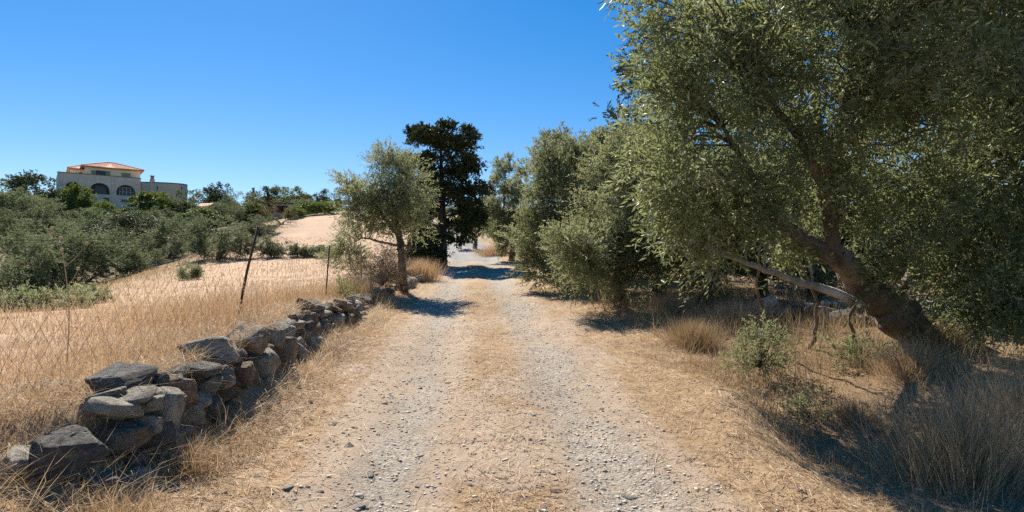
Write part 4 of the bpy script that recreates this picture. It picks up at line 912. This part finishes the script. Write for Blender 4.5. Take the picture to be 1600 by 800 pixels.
shrub("green_shrub", "pale green weed on the wall end beside the second post", 535, 11.9, [(0, 0, .2, .25, .22, .22)], 16, 9, 'green', .06, .008, 406)
shrub("green_shrub", "green bush alone in the middle of the field", 297, 23, [(0, 0, .25, .42, .35, .28), (.25, 0, .35, .2, .2, .25)], 26, 14, 'olive', .09, .02, 407)
shrub("green_shrub", "fresh green bush at the field edge far left", 55, 12.6, [(0, 0, .1, .8, .4, .3), (.6, .2, .15, .5, .4, .26), (-.7, 0, .05, .6, .4, .26)], 60, 14, 'olive', .07, .018, 408)
shrub("green_shrub", "green bush at the field edge before the front olives", 130, 14.2, [(0, 0, .12, .6, .4, .26)], 36, 14, 'olive', .07, .018, 409)
shrub("green_shrub", "low grey green scrub across the field behind the leaning post", 450, 36, [(0, 0, .35, 1.5, .6, .4), (-1.8, 0, .5, 1.2, .6, .6), (1.8, 0, .25, 1.2, .5, .35)], 60, 18, 'grove', .15, .035, 410, crad=.25, slen=.22)
shrub("green_shrub", "green scrub at the top corner of the field", 505, 58, [(0, 0, .5, 2.2, .8, .5)], 40, 16, 'green', .2, .05, 411, crad=.35, slen=.3)
shrub("green_shrub", "small green scrub below the blue grey olive", 463, 56, [(0, 0, .4, .8, .6, .5)], 24, 16, 'green', .2, .05, 412, crad=.3, slen=.3)

# tall dry thistle stalk with seed heads at the left
b = onground(104, 5.2); rg = np.random.default_rng(55); th = empty("dry_thistle", b); tag(th, "tall dry thistle stalk with seed heads before the fence at left", "thistle")
ht = at(96, 372, 5.2)[2] - b[2]; mb = MB(); stem = spline([(0, 0, 0), (.02, 0, ht * .5), (-.05, 0, ht)], 9); mb.add(*tube(stem, np.linspace(.006, .003, 9), 5)); heads = [stem[-1]]
for t in (3, 4, 5, 6, 6, 7):
    e = stem[t] + [rg.normal() * .09, rg.normal() * .05, .14 + .1 * rg.random()]; mb.add(*tube(spline([stem[t], (stem[t] + e) / 2 + [0, 0, -.02], e], 5), np.linspace(.003, .002, 5), 4)); heads.append(e)
M['stalk'] = flat_mat("dry_stalk", (.50, .36, .20)); mb.build("stalk", M['stalk'], th)
for q in heads: hb_ = link("seed_head", SMALL[0], None, th); hb_.location = q; hb_.scale = (.025, .025, .03); hb_.material_slots[0].link = 'OBJECT'; hb_.material_slots[0].material = M['stalk']

# ------------------------------------------------------------------ fence
fence = empty("wire_fence", (0, 0, 0)); tag(fence, "rusty diamond mesh wire fence with thin iron posts along the field edge", "fence")
PB, PT = hit(368, 497), None; d1 = PB[1]
def post(base, top, r=.011):
    mb = MB(); mb.add(*tube([np.array(base) - [0, 0, .15], (np.array(base) + np.array(top)) / 2, top], [r, r, r * .95], 7)); return mb.build("post", M['rust'], fence, True)
t1 = at(403, 355, d1 + .1); p1 = post(PB, t1, .016); p1["label"] = "leaning rusty iron post"
B2 = onground(508, 12.4); t2 = at(515, 383, 12.4); post(B2, t2, .014)
B0 = np.array([wall_x(2.6) - 1.25, 2.4, 0]); B0[2] = float(height(B0[0], B0[1])); t0 = B0 + [0, 0, 1.22]; post(B0, t0, .014)
B3_ = onground(565, 17.6); t3 = B3_ + [0, 0, 1.0]; post(B3_, t3, .013)
stations = [(B0, t0), (PB, t1), (B2, t2), (B3_, t3)]
S_y = np.array([s[0][1] for s in stations])
def fence_pt(sy, h):                                # sy: distance along y, h: 0 foot .. 1 top; the net sags between posts
    bb = np.array([np.interp(sy, S_y, [s[0][i] for s in stations]) for i in range(3)]); tt = np.array([np.interp(sy, S_y, [s[1][i] for s in stations]) for i in range(3)])
    k = np.clip(np.searchsorted(S_y, sy) - 1, 0, len(S_y) - 2); f = (sy - S_y[k]) / (S_y[k + 1] - S_y[k])
    bb[2] = float(height(bb[0], bb[1])); p = bb + (tt - bb) * h; p[2] -= .10 * math.sin(f * math.pi) * h; p[0] += .05 * math.sin(sy * 2.1 + h * 3) * math.sin(f * math.pi); return p
mb = MB(); cell = .20
ys = np.arange(S_y[0], S_y[-1], cell); nh = 8
def wseg(path, r): mb.add(*tube(path, r, 3))
for sgn in (1, -1):
    for s0 in np.arange(S_y[0] - nh * cell, S_y[-1] + nh * cell, cell):
        pth = []
        for j in range(nh + 1):
            sy = s0 + sgn * j * cell * .5 + (nh * cell * .5 if sgn < 0 else 0)
            if S_y[0] <= sy <= S_y[-1]: pth.append(fence_pt(sy, j / nh))
        if len(pth) > 1: wseg(pth, .0014)
for h in (1.0,): wseg([fence_pt(s, h) for s in np.arange(S_y[0], S_y[-1], .15)], .003)
mb.build("wire_netting", M['wire'], fence)

# old wooden post under the olives
b = onground(1066, 13.0); b[2] -= .05; po = empty("wooden_post", b); tag(po, "weathered brown wooden post standing among dry grass under the olives", "post")
mb = MB(); rg = np.random.default_rng(3); mb.add(*tube(spline([(0, 0, 0), (.01, 0, .8), (-.02, .01, 1.7)], 12), .062, 9, .06, rg)); mb.build("shaft", M['wood'], po, True)
mb = MB(); mb.add(*tube([(-.02, .01, 1.702), (-.02, .01, 1.72)], .05, 9)); mb.build("top_end", M['bark_pale'], po)
